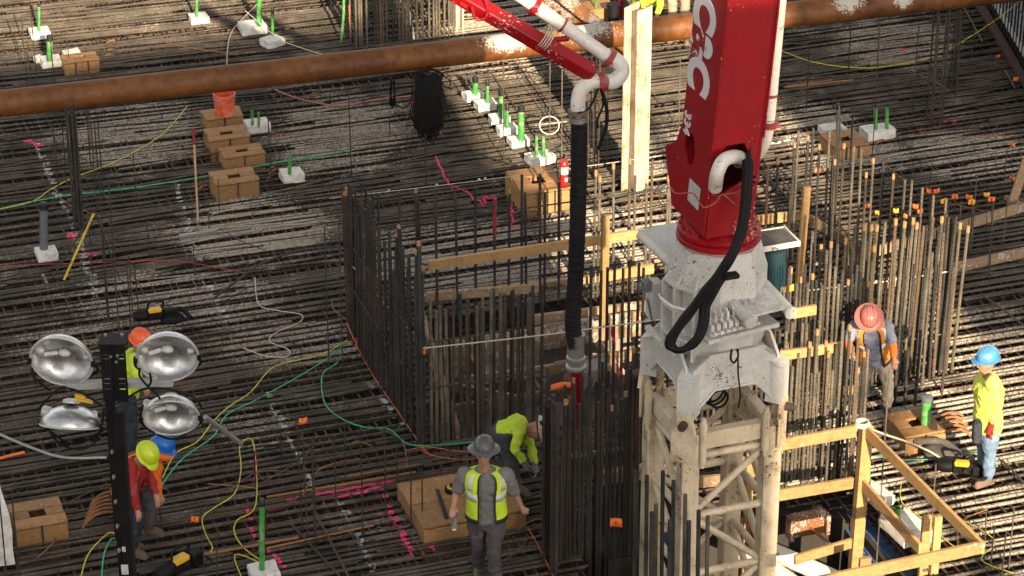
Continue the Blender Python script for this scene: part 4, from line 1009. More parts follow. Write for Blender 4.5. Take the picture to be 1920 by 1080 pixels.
g = MB(); q = P(655,80); g.tube([Q(655,10,q.y), Q(657,60,q.y)], .014, 8); part('red_painted_bar', g, ORANGE, cc)
g = MB(); yq = P(760,60).y; g.tube(arc([Q(690,-5,yq-.1), Q(712,22,yq-.1), Q(745,32,yq-.1), Q(785,32,yq-.1), Q(812,22,yq-.1), Q(828,-2,yq-.1)]), .011, 6); part('hoop', g, BARV, cc)
def thincage(label, name, px, py, w_, yt, n, cat='bar cage', r=.008):
    th = thing(name, label, cat, P(px, py))
    for i in range(n):
        vbar(th, px+random.uniform(-w_, w_), py+random.uniform(-9, 9), yt+random.uniform(-12, 12), BARD, r)
    for k in range(5):
        z = .3+k*.3; c = P(px, py)+Z*z; s = w_/PIX(c)[2]
        g = MB(); g.tube([c-U*s-V*.1, c+U*s-V*.1, c+U*s+V*.1, c-U*s+V*.1], .005, 4, loop=True); part('hoop', g, BARD, th)
    return th
thincage('thin dark column cage standing in shade at upper right', 'column_cage', 1752, 222, 16, 28, 14)
thincage('second thin bar cage just right of it at upper right', 'column_cage', 1785, 170, 8, 10, 6)
thincage('dark column cage reaching up to the pipe at left', 'column_cage', 148, 420, 9, 205, 12, r=.013)
thincage('thin bars in a bundle behind the black end hose', 'column_cage', 1112, 330, 10, 105, 9)
RODS = [(70,165,20),(52,160,30),(103,165,70),(205,600,225),(170,310,160),(228,690,335),(108,330,225),(125,345,215),(182,390,215),(196,400,210),(251,690,485),(256,690,480),(262,610,490),(202,595,420),(174,520,430),
 (510,352,170),(659,328,175),(731,252,218),(799,345,250),(617,690,425),(643,690,422),(567,1000,795),(577,1005,810),(590,1010,822),(594,1020,818),(528,868,802),(630,945,815),(648,905,800),(681,1000,804),(723,965,800),(745,900,840),(770,985,882),(792,985,880),(500,1000,935),
 (12,1080,880),(38,1095,915),(1031,300,118),(1053,330,130),(1137,312,160),(1273,240,112),(945,300,118),(1512,205,50),(1590,150,36),(1567,350,200),(1640,235,40),(1710,215,50),(1792,180,40),(1648,985,690),(1745,1010,872),(1848,1012,958),(1857,1060,985),(1878,1080,1000),(1892,1060,955),
 (1770,470,385),(1795,480,378),(1818,475,372),(1855,500,380),(1880,460,380),(1822,455,330),(1740,455,365),(385,1075,1000),(407,1090,1005),(304,1000,920),(478,905,845),(1515,300,270),(1680,985,1080-30),(830,900,872)]
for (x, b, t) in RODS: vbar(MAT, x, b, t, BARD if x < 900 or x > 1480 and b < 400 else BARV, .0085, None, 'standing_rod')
for k in range(26):
    x = random.choice((random.uniform(20,640), random.uniform(1480,1900))); y = random.uniform(120, 600); vbar(MAT, x, y, y-random.uniform(25,120), BARD, .007, None, 'standing_rod')
# hooked rust coloured bars by two boxes and bunches elsewhere
HOOK = worn('orange_rust', (.30,.13,.045), (.12,.07,.04), .5, .8, None, 8.)
def hooks(px, py, n, rr, par, s=1):
    for k in range(n):
        c = P(px+k*1.5*s, py-k*9, -.12); g = MB(); r_ = rr*(1-.04*k)
        g.tube([c+U*(-math.cos(t*.3)*r_*s)+Z*(math.sin(t*.3)*r_*.9)+V*.015*t for t in range(9)], .016, 6, uv=True); part('hooked_bar', g, HOOK, par)
hooks(195,1002,6,.26,MAT); hooks(1795,836,5,.2,MAT,-1); hooks(205,118,4,.12,MAT); hooks(385,366,4,.12,MAT); hooks(515,345,4,.12,MAT); hooks(1655,282,3,.14,MAT); hooks(445,312,3,.1,MAT,-1)
for (x0,y0,x1,y1,r) in ((20,205,215,190,.012),(500,932,780,885,.014),(380,1040,560,1008,.016),(500,1028,700,985,.012),(640,895,640+150,870,.01),(1470,164,1600,150,.014),(1475,470/3+5,1560,150,.01)):
    g = MB(); a = P(x0,y0,.04); b = P(x1,y1,.04); g.tube([a, (a+b)/2, b], r, 6, uv=True); part('rusty_bar', g, HOOK, MAT)
for k in range(120):       # twisted tie wires and offcuts
    x = random.uniform(60,1900); y = random.uniform(60,1050); c = P(x,y,.03)
    if inpit(c): continue
    a = random.uniform(0,6.28); L = random.uniform(.12,.6); d = Vector((math.cos(a), math.sin(a), 0))*L
    g = MB(); g.tube(arc([c-d, c+Vector((-d.y,d.x,0))*.3+Z*.06, c+d]), .007, 5); part('wire_offcut', g, random.choice((HOOK, BARV, BARD)), MAT)
# ------------------------------------------------------------------ light tower in front on the left
YL = -14.2
LT = Q(212,700,YL)
lt = thing('light_tower', 'black light tower mast with four silver floodlights on a grey crossbar', 'light tower', (LT.x-.02, YL, 0))
g = MB(); pT = Q(207,760,YL); pB = Vector((pT.x+.03, YL, 0))
g.beam(Vector((pT.x+.0,YL,5.1)), Vector((pT.x+.0,YL,6.35)), .07, .07, (0,1,0), .006); g.beam(Vector((pT.x+.075,YL-.0,0)), Vector((pT.x+.055,YL,6.2)), .09, .09, (0,1,0), .008); part('mast', g, BLACK, lt)
g = MB(); g.beam(Vector((pT.x-.008,YL,0)), Vector((pT.x-.008,YL,6.0)), .035, .05, (0,1,0), .004); part('mast_rail', g, BLACK, lt)
for k in range(5):
    z = 5.0+k*.22; g = MB(); g.lathe(Vector((pT.x-.0,YL-.06,z)), [(.012,0),(.016,.01),(.006,.05)], (0,-1,0), 8); part('bolt', g, STEELG, lt)
LTS = plain('white_sticker_print', (.6,.58,.58), .5)
g = MB(); q = Q(234,1068,YL-.06); g.bbox(q, (.055,.004,.09)); part('sticker', g, LTS, lt)
g = MB(); q = Q(232,1030,YL-.06); g.bbox(q, (.028,.004,.045)); part('sticker', g, LTS, lt)
# head bracket: slotted black plates
hb = MB(); xl = Q(190,640,YL).x; xr = Q(237,640,YL).x; zt = Q(210,636,YL).z; zb = Q(210,742,YL).z; w_ = xr-xl
for (x0, x1) in ((xl, xl+w_*.40), (xl+w_*.60, xr)):
    zc = zb
    for (za, zz) in ((zb, zb+.10), (zb+.115, zb+.15), (zb+.162, zb+.19), (zb+.202, zb+.36), (zb+.372, zb+.395), (zb+.405, zt)):
        hb.box(((x0+x1)/2, YL-.09, (za+zz)/2), (x1-x0, .012, zz-za))
    hb.box((x0+.006, YL-.09, (zt+zb)/2), (.014, .014, zt-zb)); hb.box((x1-.006, YL-.09, (zt+zb)/2), (.014, .014, zt-zb))
hb.box(((xl+xr)/2, YL-.075, (zt+zb)/2), (w_*.22, .012, zt-zb)); hb.box(((xl+xr)/2, YL-.02, zt+.008), (w_*1.12, .18, .014))
hbp = part('head_bracket', hb, BLACK, lt)
for x in (198, 229):
    g = MB(); g.lathe(Q(x,634,YL-.05)+Z*.02, [(.012,0),(.012,.014),(.004,.016)], Z, 8); part('bolt', g, STEELG, hbp)
for (x, y) in ((208,668),(220,666),(218,678)):
    g = MB(); g.lathe(Q(x,y,YL-.1), [(.010,0),(.012,.012),(.004,.014)], (0,-1,0), 8); part('bolt', g, STEELG, hbp)
g = MB(); a = Q(125,722,YL-.02); b = Q(325,716,YL-.02); g.beam(a, b, .07, .055, None, .004); part('crossbar', g, worn('pale_grey_crossbar', (.38,.40,.38), (.2,.2,.19), .5, .5, None, 6.), lt)
SILVER = NB('brushed_reflector'); n1 = SILVER.noise(SILVER.co(), 3., 3); n2 = SILVER.noise(SILVER.co(), 22., 4, .6)
SILVER = SILVER.out(SILVER.mix(SILVER.ramp(n2, (.35, 0), (.75, .7)), (.62,.62,.63), (.36,.35,.34)), SILVER.ramp(n2, (.3, .22), (.7, .42)), .95, n1, .25, .02)
ALU = worn('dull_aluminium', (.60,.60,.59), (.35,.34,.32), .4, .5, None, 8., .5)
BULB = plain('lamp_socket_grey', (.25,.25,.24), .4)
def flood(cx, cy, axis, r, roll, label=None):
    ax = Vector(axis).normalized(); c = Q(cx, cy, YL-.06)
    fl = MB(); prof = []
    for k in range(10):
        t = k/9; prof.append((r*math.sqrt(1-(1-t)**2) if k else .03, -.15+.15*t))
    n_ = 40
    # inner and outer skin
    fl.lathe(c, prof, ax, n_, close=False); fl.lathe(c-ax*.006, [(q[0]+.004, q[1]) for q in prof], ax, n_, close=False)
    f = part('floodlight', fl, SILVER, lt, label, smooth=60)
    g = MB(); x = ax.cross(Z).normalized(); y = x.cross(ax)
    g.tube([c+(x*math.cos(t*math.pi/20)+y*math.sin(t*math.pi/20))*r*1.012 for t in range(40)], .009, 8, loop=True); part('rim', g, ALU, f, smooth=60)
    s = x*math.cos(roll)+y*math.sin(roll)
    g = MB(); g.ellip(c-ax*.10-s*.0, (.03,.05,.03), ax, s, ax.cross(s), 12, 8); g.cyl(c-ax*.09+s*.05, c-ax*.05+s*r*.62, .018, 12); part('bulb', g, plain('frosted_bulb', (.7,.7,.68), .2) if 'frosted_bulb' not in bpy.data.materials else bpy.data.materials['frosted_bulb'], f, smooth=60)
    g = MB(); g.lathe(c+s*r*.62-ax*.085, [(.03,0),(.045,.02),(.045,.07),(.03,.085)], (s-ax*.2), 18); part('socket', g, ALU, f, smooth=50); g = MB(); g.lathe(c-s*r*.66-ax*.09, [(.028,0),(.035,.03),(.03,.05)], (-s), 16); part('socket', g, ALU, f, smooth=50)
    g = MB(); g.lathe(c-ax*.175, [(.07,0),(.065,-.02),(.04,-.03)], ax, 20); part('lamp_back', g, ALU, f, smooth=50)
    g = MB(); g.tube(arc([c+x*r*1.03, c+x*r*1.02-ax*.12-Z*.16, c-ax*.1-Z*.26+x*.06, c-ax*.1-Z*.26-x*.06, c-x*r*1.02-ax*.12-Z*.16, c-x*r*1.03]), .010, 6); 
    g.bbox(c+x*r*1.04, (.03,.05,.05)); g.bbox(c-x*r*1.04, (.03,.05,.05)); part('yoke', g, BLACK, f)
    return f
flood(115,678,(-.10,-.93,-.22), .232, .12, 'upper left floodlight facing forward')
flood(314,672,(.10,-.93,-.24), .228, .10, 'upper right floodlight facing forward')
flood(320,784,(.06,-.88,-.40), .212, .25, 'lower right floodlight tilted down')
flood(132,798,(-.06,-.40,-.92), .225, .2, 'lower left floodlight turned to the ground')
g = MB()
for (pts) in ([(190,760),(150,735),(115,728),(92,745),(70,770)], [(195,765),(190,800),(178,830),(150,842),(120,836),(97,815),(88,790)], [(240,745),(268,730),(300,728),(340,735),(368,748),(378,765)], [(262,690),(262,705),(275,722),(290,735),(300,748)], [(268,760),(264,780),(272,800),(290,812)], [(281,700),(283,715),(279,724)], [(60,690),(62,705),(80,722),(95,732)]):
    g.tube(arc([Q(x, y, YL-.15+.03*math.sin(x)) for x, y in pts]), .009, 6)
part('cable', g, BLACK, lt)
g = MB(); g.beam(Q(140,741,YL-.1), Q(160,745,YL-.1), .04, .02); part('yellow_tag', g, YEL, lt); g = MB(); g.beam(Q(143,748,YL-.12), Q(174,754,YL-.1), .04, .02); part('yellow_tag', g, YEL, lt); g = MB(); g.beam(Q(246,738,YL-.1), Q(253,738,YL-.1), .03, .02); part('yellow_tag', g, YEL, lt)
for (a, b) in ((-1.2, -.6), (1.2, -.6), (0, 1.2)):
    g = MB(); q = Vector((pT.x+.05, YL, .25)); g.beam(q, q+Vector((a, b, -.2)), .08, .08); part('outrigger', g, BLACK, lt)
g = MB(); g.tube([Q(385,782,-9.0), Q(452,832,-8.6)], .025, 8); solo('grey_pipe', g, STEELG, 'mortar spotted thin grey pipe sloping down right from the lower floodlight', 'pipe')

# ------------------------------------------------------------------ people
SKIN = plain('skin', (.42,.22,.14), .55, 0., 6.)
def cloth(name, c, c2=None, rough=.85):
    m = NB(name); n = m.noise(m.co(), 5., 4, .6); n2 = m.noise(m.co(), 60., 2); n3 = m.noise(m.co(), 3.3, 5, .7)
    c_ = m.mix(m.ramp(n, (.35, 0), (.7, 1)), c, c2 or tuple(x*.7 for x in c)); c_ = m.mix(m.ramp(n3, (.52, 0), (.72, .55)), c_, (.13,.11,.09))
    return m.out(c_, rough, 0., m.math('ADD', n, m.math('MULTIPLY', n2, .2)), .5, .02)
LIME = cloth('lime_shirt', (.50,.68,.04), (.42,.58,.03)); LIMEV = cloth('lime_vest', (.55,.75,.02), (.48,.66,.02)); PALEY = cloth('pale_yellow_shirt', (.66,.74,.12), (.55,.64,.09))
GREYS = cloth('grey_work_shirt', (.17,.165,.16), (.12,.115,.11)); GREYP = cloth('grey_trousers', (.075,.065,.07), (.05,.045,.048)); JEANS = cloth('blue_jeans', (.10,.17,.27), (.16,.23,.32)); NAVY = cloth('navy_trousers', (.02,.026,.04))
BLUES = cloth('blue_grey_shirt', (.14,.16,.24), (.19,.21,.28)); TANP = cloth('tan_trousers', (.36,.27,.20), (.28,.21,.16)); DUSTP = cloth('dusty_grey_trousers', (.17,.15,.13), (.10,.09,.08))
REDS = cloth('red_shirt', (.35,.012,.015)); ORV = cloth('orange_hi_vis', (.85,.17,.01), (.75,.13,.01)); ORVEST = cloth('amber_hi_vis', (.72,.30,.03), (.65,.22,.03)); REFL = plain('reflective_tape', (.66,.66,.64), .35); BLKT = plain('black_trim', (.015,.015,.015), .8)
BOOTM = cloth('dusty_boots', (.16,.11,.075), (.10,.07,.05)); GLV = cloth('grey_glove', (.16,.17,.18)); REDG = cloth('red_glove', (.55,.015,.02)); HAIRM = plain('dark_hair', (.03,.018,.012), .7)
def hel(name, c, dirt=None, rough=.3): return worn(name, c, dirt or tuple(x*.6 for x in c), .35, rough, None, 8.)
def esweep(g, pts, rad, lat, n=16, a0=0., a1=2*math.pi, cap=True):
    pts = [Vector(q) for q in pts]; m = len(pts); full = abs(a1-a0-2*math.pi) < 1e-4; base = len(g.v); k_ = n if full else n+1
    for i, q in enumerate(pts):
        t = (pts[min(i+1, m-1)]-pts[max(i-1, 0)]).normalized(); la = lat[i] if isinstance(lat, list) else lat
        x = (la-t*la.dot(t)).normalized(); y = t.cross(x)
        for k in range(k_):
            an = a0+(a1-a0)*k/n; g.v.append(q+x*math.cos(an)*rad[i][0]+y*math.sin(an)*rad[i][1])
    for i in range(m-1):
        for k in range(n):
            kk = (k+1) % k_ if full else k+1
            g.f.append((base+i*k_+k, base+i*k_+kk, base+(i+1)*k_+kk, base+(i+1)*k_+k))
    if cap and full:
        g.f.append(tuple(base+k for k in range(n))[::-1]); g.f.append(tuple(base+(m-1)*n+k for k in range(n)))
def smooth_path(pts, rad, n=5):
    P3 = arc([Vector(q) for q in pts], n); R3 = arc([Vector((r[0], r[1], 0)) for r in rad], n)
    return P3, [(r.x, r.y) for r in R3]
def remesh(o, vox, wr=0.0, seed=0):
    m = o.modifiers.new('remesh', 'REMESH'); m.mode = 'VOXEL'; m.voxel_size = vox; m.use_smooth_shade = True
    s = o.modifiers.new('smooth', 'SMOOTH'); s.iterations = 4; s.factor = .6
    if wr:
        tx = bpy.data.textures.new('folds', 'CLOUDS'); tx.noise_scale = .07; tx.noise_depth = 3
        d = o.modifiers.new('folds', 'DISPLACE'); d.texture = tx; d.strength = wr; d.mid_level = .5; d.texture_coords = 'LOCAL'
    return o
def person(base, J, label, shirt, trousers, hat=None, sleeves='long', gloves=(None, None), vest=None, boots=BOOTM, build=1.0, cuff=None, hatkind='helmet', hattilt=None):
    Y0 = base.y; W = {}
    for k, q in J.items():
        if k in ('face', 'up'): continue
        W[k] = Q(q[0], q[1], Y0+q[2])
    lo = min(W['al'].z, W['ar'].z)
    for k in ('al', 'ar'):                      # ankles rest on the bars
        if W[k].z < .12 or J.get('stand', True): pass
    root = thing('person', label, 'person', (base.x, base.y, 0))
    lat = (W['sr']-W['sl']).normalized(); hl = (W['hr']-W['hl']).normalized()
    pel = (W['hl']+W['hr'])/2; chs = (W['sl']+W['sr'])/2; spine = (chs-pel); up = spine.normalized()
    mid = pel.lerp(chs, .5); neck = chs+up*.04; head = W['hd']
    face = Vector(J['face']).normalized(); hup = Vector(J.get('up', (0,0,1))).normalized(); face = (face-hup*face.dot(hup)).normalized(); hs = face.cross(hup)
    lats = [hl, hl, (hl+lat).normalized(), lat, lat, lat]
    b = build
    def torso(g, k, low=.10, n=16):
        pts = [pel-up*low, pel, mid, pel.lerp(chs, .82), chs+up*.015, chs+up*.06]
        rad = [(.13*b*k,.10*b*k),(.165*b*k,.12*b*k),(.145*b*k,.11*b*k),(.175*b*k,.125*b*k),(.16*b*k,.09*b*k),(.075*k,.065*k)]
        P3, R3 = smooth_path(pts, rad, 4); L3 = [lats[min(5, i//4)] for i in range(len(P3))]
        esweep(g, P3, R3, L3, n)
    def limb(g, pts, rr, k=1., n=10):
        P3, R3 = smooth_path(pts, [(r*k, r*k) for r in rr], 5); g.tube(P3, [r[0] for r in R3], n)
    body = MB(); torso(body, .80)
    body.tube([neck-up*.05, head-hup*.08], [.062, .056], 12)
    body.ellip(head, (.076,.098,.115), hs, face, hup, 16, 12); body.ellip(head+face*.035-hup*.075, (.05,.055,.045), hs, face, hup, 12, 8)
    body.ellip(head+face*.100-hup*.015, (.014,.022,.024), hs, face, hup, 8, 6)
    for s in (-1, 1): body.ellip(head+hs*s*.078-hup*.01, (.012,.02,.032), hs, face, hup, 8, 6)
    body.ellip(head+face*.088-hup*.058, (.026,.012,.011), hs, face, hup, 8, 6)
    hands = {}
    for s, sh, el, wr_ in ((-1,'sl','el','wl'), (1,'sr','er','wr')):
        limb(body, [W[sh], W[sh].lerp(W[el], .5), W[el], W[el].lerp(W[wr_], .5), W[wr_]], [.040,.044,.040,.036,.026])
        d = (W[wr_]-W[el]).normalized(); ref = face if abs(d.dot(face)) < .9 else hup; x = d.cross(ref).normalized(); y = x.cross(d)
        hands[wr_] = (d, x, y)
        def hand(g, k=1.):
            p = W[wr_]; g.tube([p-d*.02, p+d*.03, p+d*.085], [.027*k,.034*k,.036*k], 10)
            for i in range(4):
                o = x*(-.03+.02*i); L = (.062,.07,.066,.052)[i]; p0 = p+d*.078+o
                g.tube([p0-d*.01, p0+d*L*.45-y*.006, p0+d*L*.8-y*.022, p0+d*L*.95-y*.036], [.0115*k,.0105*k,.0095*k,.008*k], 7)
            t0 = p+d*.03-x*.03; g.tube([t0, t0-x*.022+d*.022, t0-x*.03+d*.048-y*.012], [.013*k,.012*k,.009*k], 7)
        gl = gloves[0] if s < 0 else gloves[1]
        if gl:
            gg = MB(); hand(gg, 1.12); gg.tube([W[wr_]-d*.045, W[wr_]-d*.01], [.042,.036], 12)
            part('glove', gg, gl, root, smooth=60)
        else: hand(body)
    for h_, k_, a_, t_ in (('hl','kl','al','tl'), ('hr','kr','ar','tr')):
        limb(body, [W[h_], W[h_].lerp(W[k_], .5), W[k_], W[k_].lerp(W[a_], .4), W[a_]], [.085*b,.075*b,.055,.055,.038])
    eg = MB()
    for s in (-1, 1): eg.ellip(head+face*.093+hs*s*.030+hup*.004, (.012,.008,.007), hs, face, hup, 8, 6)
    bo_ = part('body', body, SKIN, root, smooth=60); part('eyes', eg, HAIRM, root, kind='stuff'); remesh(bo_, .012)
    # trousers
    tr = MB()
    esweep(tr, [pel-up*.11, pel-up*.03, pel+up*.02, pel+up*.04], [(.14*b,.115*b),(.172*b,.128*b),(.150*b,.115*b),(.14*b,.11*b)], hl, 16)
    for h_, k_, a_ in (('hl','kl','al'), ('hr','kr','ar')):
        limb(tr, [W[h_]+up*.02, W[h_].lerp(W[k_], .5), W[k_], W[k_].lerp(W[a_], .5), W[a_]+(W[k_]-W[a_]).normalized()*.02], [.100*b,.092*b,.075,.075,.066], 1., 12)
    remesh(part('trousers', tr, trousers, root, smooth=60), .016, .045)
    sh_ = MB(); torso(sh_, 1.13, .04)
    for sh in ('sl', 'sr'): sh_.ellip(W[sh]-up*.01, (.078*b,.075*b,.078*b), n=14, m=10)
    for sh, el, wr_ in (('sl','el','wl'), ('sr','er','wr')):
        if sleeves == 'long': limb(sh_, [W[sh]-lat*0, W[sh].lerp(W[el], .5), W[el], W[el].lerp(W[wr_], .5), W[el].lerp(W[wr_], .93)], [.072*b,.064*b,.056,.05,.040], 1., 12)
        else: limb(sh_, [W[sh], W[sh].lerp(W[el], .5), W[sh].lerp(W[el], .95)], [.072*b,.068*b,.066*b], 1., 12)
    remesh(part('shirt', sh_, shirt, root, smooth=60), .015, .045)
    if cuff:
        for sh, el, wr_ in (('sl','el','wl'), ('sr','er','wr')):
            g = MB(); limb(g, [W[el], W[el].lerp(W[wr_], .5), W[wr_]], [.052,.048,.04]); part('sleeve_guard', g, cuff, root, smooth=60)
    if vest:
        vm, open_ = vest
        pts = [pel+up*.0, mid, pel.lerp(chs, .82), chs+up*.01, chs+up*.05]; rad = [(.198*b,.158*b),(.180*b,.148*b),(.200*b,.158*b),(.185*b,.125*b),(.115,.095)]
        P3, R3 = smooth_path(pts, rad, 4); L3 = [lats[min(5, 1+i//4)] for i in range(len(P3))]
        t = (P3[1]-P3[0]).normalized(); x = (L3[0]-t*L3[0].dot(t)).normalized(); y = t.cross(x)
        bf_ = Vector(J.get('bodyface', J['face'])); fa = math.atan2(bf_.dot(y), bf_.dot(x))
        def vs(i0, i1, off, mat, name, aa0, aa1, par, th=.006):
            g = MB(); esweep(g, P3[i0:i1], [(r[0]+off, r[1]+off) for r in R3[i0:i1]], L3[i0:i1], 28, aa0, aa1, cap=False)
            o = part(name, g, mat, par, smooth=60); s = o.modifiers.new('thick', 'SOLIDIFY'); s.thickness = th; s.offset = 1; return o
        a0, a1 = fa+open_, fa+2*math.pi-open_
        v_ = vs(0, len(P3), .0, vm, 'vest', a0, a1, root, .008)
        vs(4, 7, .009, REFL, 'reflective_strip', a0, a1, v_, .003)
        for e in (a0, a1):
            vs(0, len(P3), .010, BLKT, 'trim', e-.03, e+.03, v_, .004)
        for e in (a0+.42, a1-.42): vs(7, len(P3)-1, .010, REFL, 'reflective_strip', e-.13, e+.13, v_, .003)
        vs(0, 1+1, .008, BLKT, 'trim', a0, a1, v_, .003)
    for a_, t_ in (('al','tl'), ('ar','tr')):
        g = MB(); d = (W[t_]-W[a_]); d.z = 0; d = d.normalized() if d.length > .01 else Vector((0,-1,0)); sd = d.cross(Z)
        c = W[a_]; zf = c.z-.075
        g.tube([c+Z*.10, c, c-Z*.05], [.058,.055,.052], 14)
        g.ellip(Vector((c.x, c.y, zf+.045))+d*.06, (.048,.125,.05), sd, d, Z, 14, 8); g.bbox(Vector((c.x, c.y, zf+.012))+d*.055, (.095,.27,.03), sd, d, Z, .012)
        remesh(part('boot', g, boots, root, smooth=50), .010)
    hc = head+hup*.066-face*.022
    if hat:
        g = MB()
        g.ellip(hc+hup*.015, (.112,.136,.116), hs, face, hup, 24, 16)
        for i_, q_ in enumerate(g.v):             # open dome: nothing of the shell hangs below the brim
            dz = (q_-hc).dot(hup)
            if dz < -.012: g.v[i_] = q_-hup*(dz+.012)
        g.lathe(hc-hup*.012, [(.110,-.012),(.140,-.008),(.146,.0),(.125,.012)], hup, 28) 
        if hatkind == 'brim': g.lathe(hc-hup*.02, [(.10,.0),(.166,-.010),(.173,.0),(.166,.006),(.12,.03)], hup, 32)
        else: g.ellip(hc+face*.12-hup*.012, (.09,.075,.012), hs, face, hup, 16, 6)
        for s in (-.03, 0, .03): g.tube(arc([hc+face*.134*math.cos(t)+hup*(.015+.117*math.sin(t))+hs*s for t in (.35,.8,1.3,1.57,1.9,2.4,2.8)], 3), .005, 6)
        part('hard_hat', g, hat, root, smooth=50)
        g = MB(); g.tube([hc-hup*.035+hs*math.cos(t*.42)*.080+face*math.sin(t*.42)*.098 for t in range(15)], .014, 6, loop=True); part('hair', g, HAIRM, root, smooth=60)
    return root, W, dict(face=face, hup=hup, hs=hs, hc=hc, head=head, up=up, lat=lat)
# man with the grey full-brim hat walking towards the viewpoint
r1, W1_, a1_ = person(P(925,1100), dict(hd=(907,850,-.05), sl=(872,888,.02), sr=(948,888,-.03), el=(856,922,.06), er=(966,926,.08), wl=(851,948,-.10), wr=(978,950,.10),
    hl=(893,968,.02), hr=(932,968,-.02), kl=(898,1020,.08), kr=(926,1032,-.12), al=(897,1060,.42), ar=(930,1096,.0), tl=(893,1066,.28), tr=(930,1106,-.18), face=(-.1,-1,.0), bodyface=(0,-1,0), up=(.02,.0,1)),
    'man in grey full brim hat and lime vest walking with a clear bottle', GREYS, GREYP, hel('grey_hard_hat', (.10,.105,.11), (.05,.05,.05), .25), 'short', vest=(LIMEV, .42), hatkind='brim', build=1.12)
BOT = NB('clear_bottle'); BOT.b.inputs['Transmission Weight'].default_value = .9; BOT = BOT.out((.85,.9,.92), .08)
g = MB(); q = W1_['wl']+Vector((.0,-.03,-.10)); g.lathe(q-Z*.17, [(.03,0),(.036,.02),(.034,.09),(.036,.17),(.016,.21),(.016,.235)], Z+Vector((.1,0,0)), 16); solo('water_bottle', g, BOT, 'clear plastic bottle in the right hand of the man in the grey hat', 'bottle', smooth=50)
# lime shirt bending over at the bars
r2, W2_, a2_ = person(P(955,915), dict(hd=(1006,806,-.08), sl=(975,795,.14), sr=(978,795,-.20), el=(996,838,.10), er=(966,842,-.26), wl=(1003,872,.0), wr=(983,868,-.22),
    hl=(946,808,.12), hr=(945,810,-.12), kl=(962,855,.08), kr=(955,858,-.10), al=(958,905,.10), ar=(968,912,-.14), tl=(972,909,.05), tr=(984,914,-.2), face=(.45,-.3,-.85), bodyface=(.5,0,-.8), up=(.9,-.1,.15)),
    'worker in a lime long sleeved shirt bent over beside the dark bars', LIME, cloth('dark_slate_trousers', (.05,.06,.07)), hel('white_hard_hat', (.5,.5,.48)), 'long', (GLV, GLV))
hg = bpy.data.objects['hard_hat.001']; STO = plain('orange_sticker', (.85,.14,.02), .4)
g = MB()
for s in (-.02, .05): g.ellip(a2_['hc']+Vector((s-.01,-.115,.03)), (.018,.012,.04))
part('helmet_sticker', g, STO, hg)
# orange vest, leaning forward
r3, W3_, a3_ = person(P(1640,768), dict(hd=(1629,600,-.42), sl=(1600,612,-.22), sr=(1664,612,-.24), el=(1589,640,-.28), er=(1674,644,-.30), wl=(1597,664,-.50), wr=(1676,670,-.40),
    hl=(1624,672,.04), hr=(1656,672,.04), kl=(1620,712,-.10), kr=(1664,716,-.08), al=(1613,762,.10), ar=(1663,760,.02), tl=(1611,770,-.10), tr=(1664,770,-.16), face=(0,-.55,-.85), bodyface=(0,-1,-.2), up=(0,-.75,.6)),
    'worker in an orange vest and dusty red helmet leaning over the bars', BLUES, DUSTP, hel('dusty_red_hard_hat', (.42,.13,.11), (.35,.22,.19)), 'short', vest=(ORVEST, .48), hatkind='brim', cuff=ORV)
# blue helmet, pale yellow shirt, profile to the left
r4, W4_, a4_ = person(P(1848,903), dict(hd=(1849,680,0), sl=(1846,714,.17), sr=(1862,716,-.17), el=(1848,756,.20), er=(1871,762,-.20), wl=(1842,790,.14), wr=(1859,800,-.24),
    hl=(1848,795,.10), hr=(1856,796,-.08), kl=(1845,846,.12), kr=(1856,848,-.08), al=(1846,888,.16), ar=(1852,897,-.04), tl=(1832,893,.12), tr=(1836,903,-.10), face=(-1,-.35,-.32), bodyface=(-1,0,0), up=(-.12,-.08,1)),
    'man in blue helmet and pale yellow shirt with red glove, facing left', PALEY, JEANS, hel('blue_hard_hat', (.05,.22,.48), (.25,.33,.42)), 'long', (None, REDG), build=1.22)
g = MB(); q = W4_['hr']+Vector((-.16,-.12,-.02)); g.bbox(q, (.10,.14,.26), b=.02); part('tool_pouch', g, NAVY, r4)
# red shirt, lime helmet, bending
r5, W5_, a5_ = person(P(252,1030), dict(hd=(272,856,-.30), sl=(262,876,.10), sr=(246,872,-.24), el=(284,900,.06), er=(249,918,-.32), wl=(292,928,-.02), wr=(258,958,-.34),
    hl=(238,924,.22), hr=(232,922,-.02), kl=(260,972,.10), kr=(246,978,-.12), al=(246,1014,.16), ar=(250,1030,-.06), tl=(262,1020,.10), tr=(268,1036,-.12), face=(.55,-.45,-.75), bodyface=(.7,-.2,-.6), up=(.65,-.45,.55)),
    'worker in a red shirt, lime helmet and orange vest bending by the black mast', REDS, NAVY, hel('lime_hard_hat', (.55,.66,.02)), 'long', (None, None), vest=(ORV, .5))
r6, W6_, a6_ = person(P(300,992), dict(hd=(302,844,.05), sl=(288,872,.16), sr=(283,874,-.16), el=(294,900,.14), er=(290,904,-.16), wl=(296,930,.04), wr=(300,928,-.14),
    hl=(270,905,.12), hr=(268,908,-.10), kl=(284,945,.10), kr=(280,950,-.10), al=(276,984,.12), ar=(278,990,-.08), tl=(288,988,.05), tr=(292,993,-.1), face=(.8,.1,-.6), bodyface=(.8,0,-.5), up=(.55,0,.8)),
    'worker in a bright blue helmet with orange neck shade, half behind the red shirted one', ORV, GREYP, hel('bright_blue_hard_hat', (.01,.13,.50)), 'long')
g = MB(); esweep(g, [a6_['hc']-a6_['hup']*.02, a6_['hc']-a6_['hup']*.10], [(.135,.16),(.15,.175)], a6_['hs'], 16, math.pi*.75, math.pi*2.25, cap=False); o = part('neck_shade', g, ORV, r6); o.modifiers.new('thick','SOLIDIFY').thickness = .006
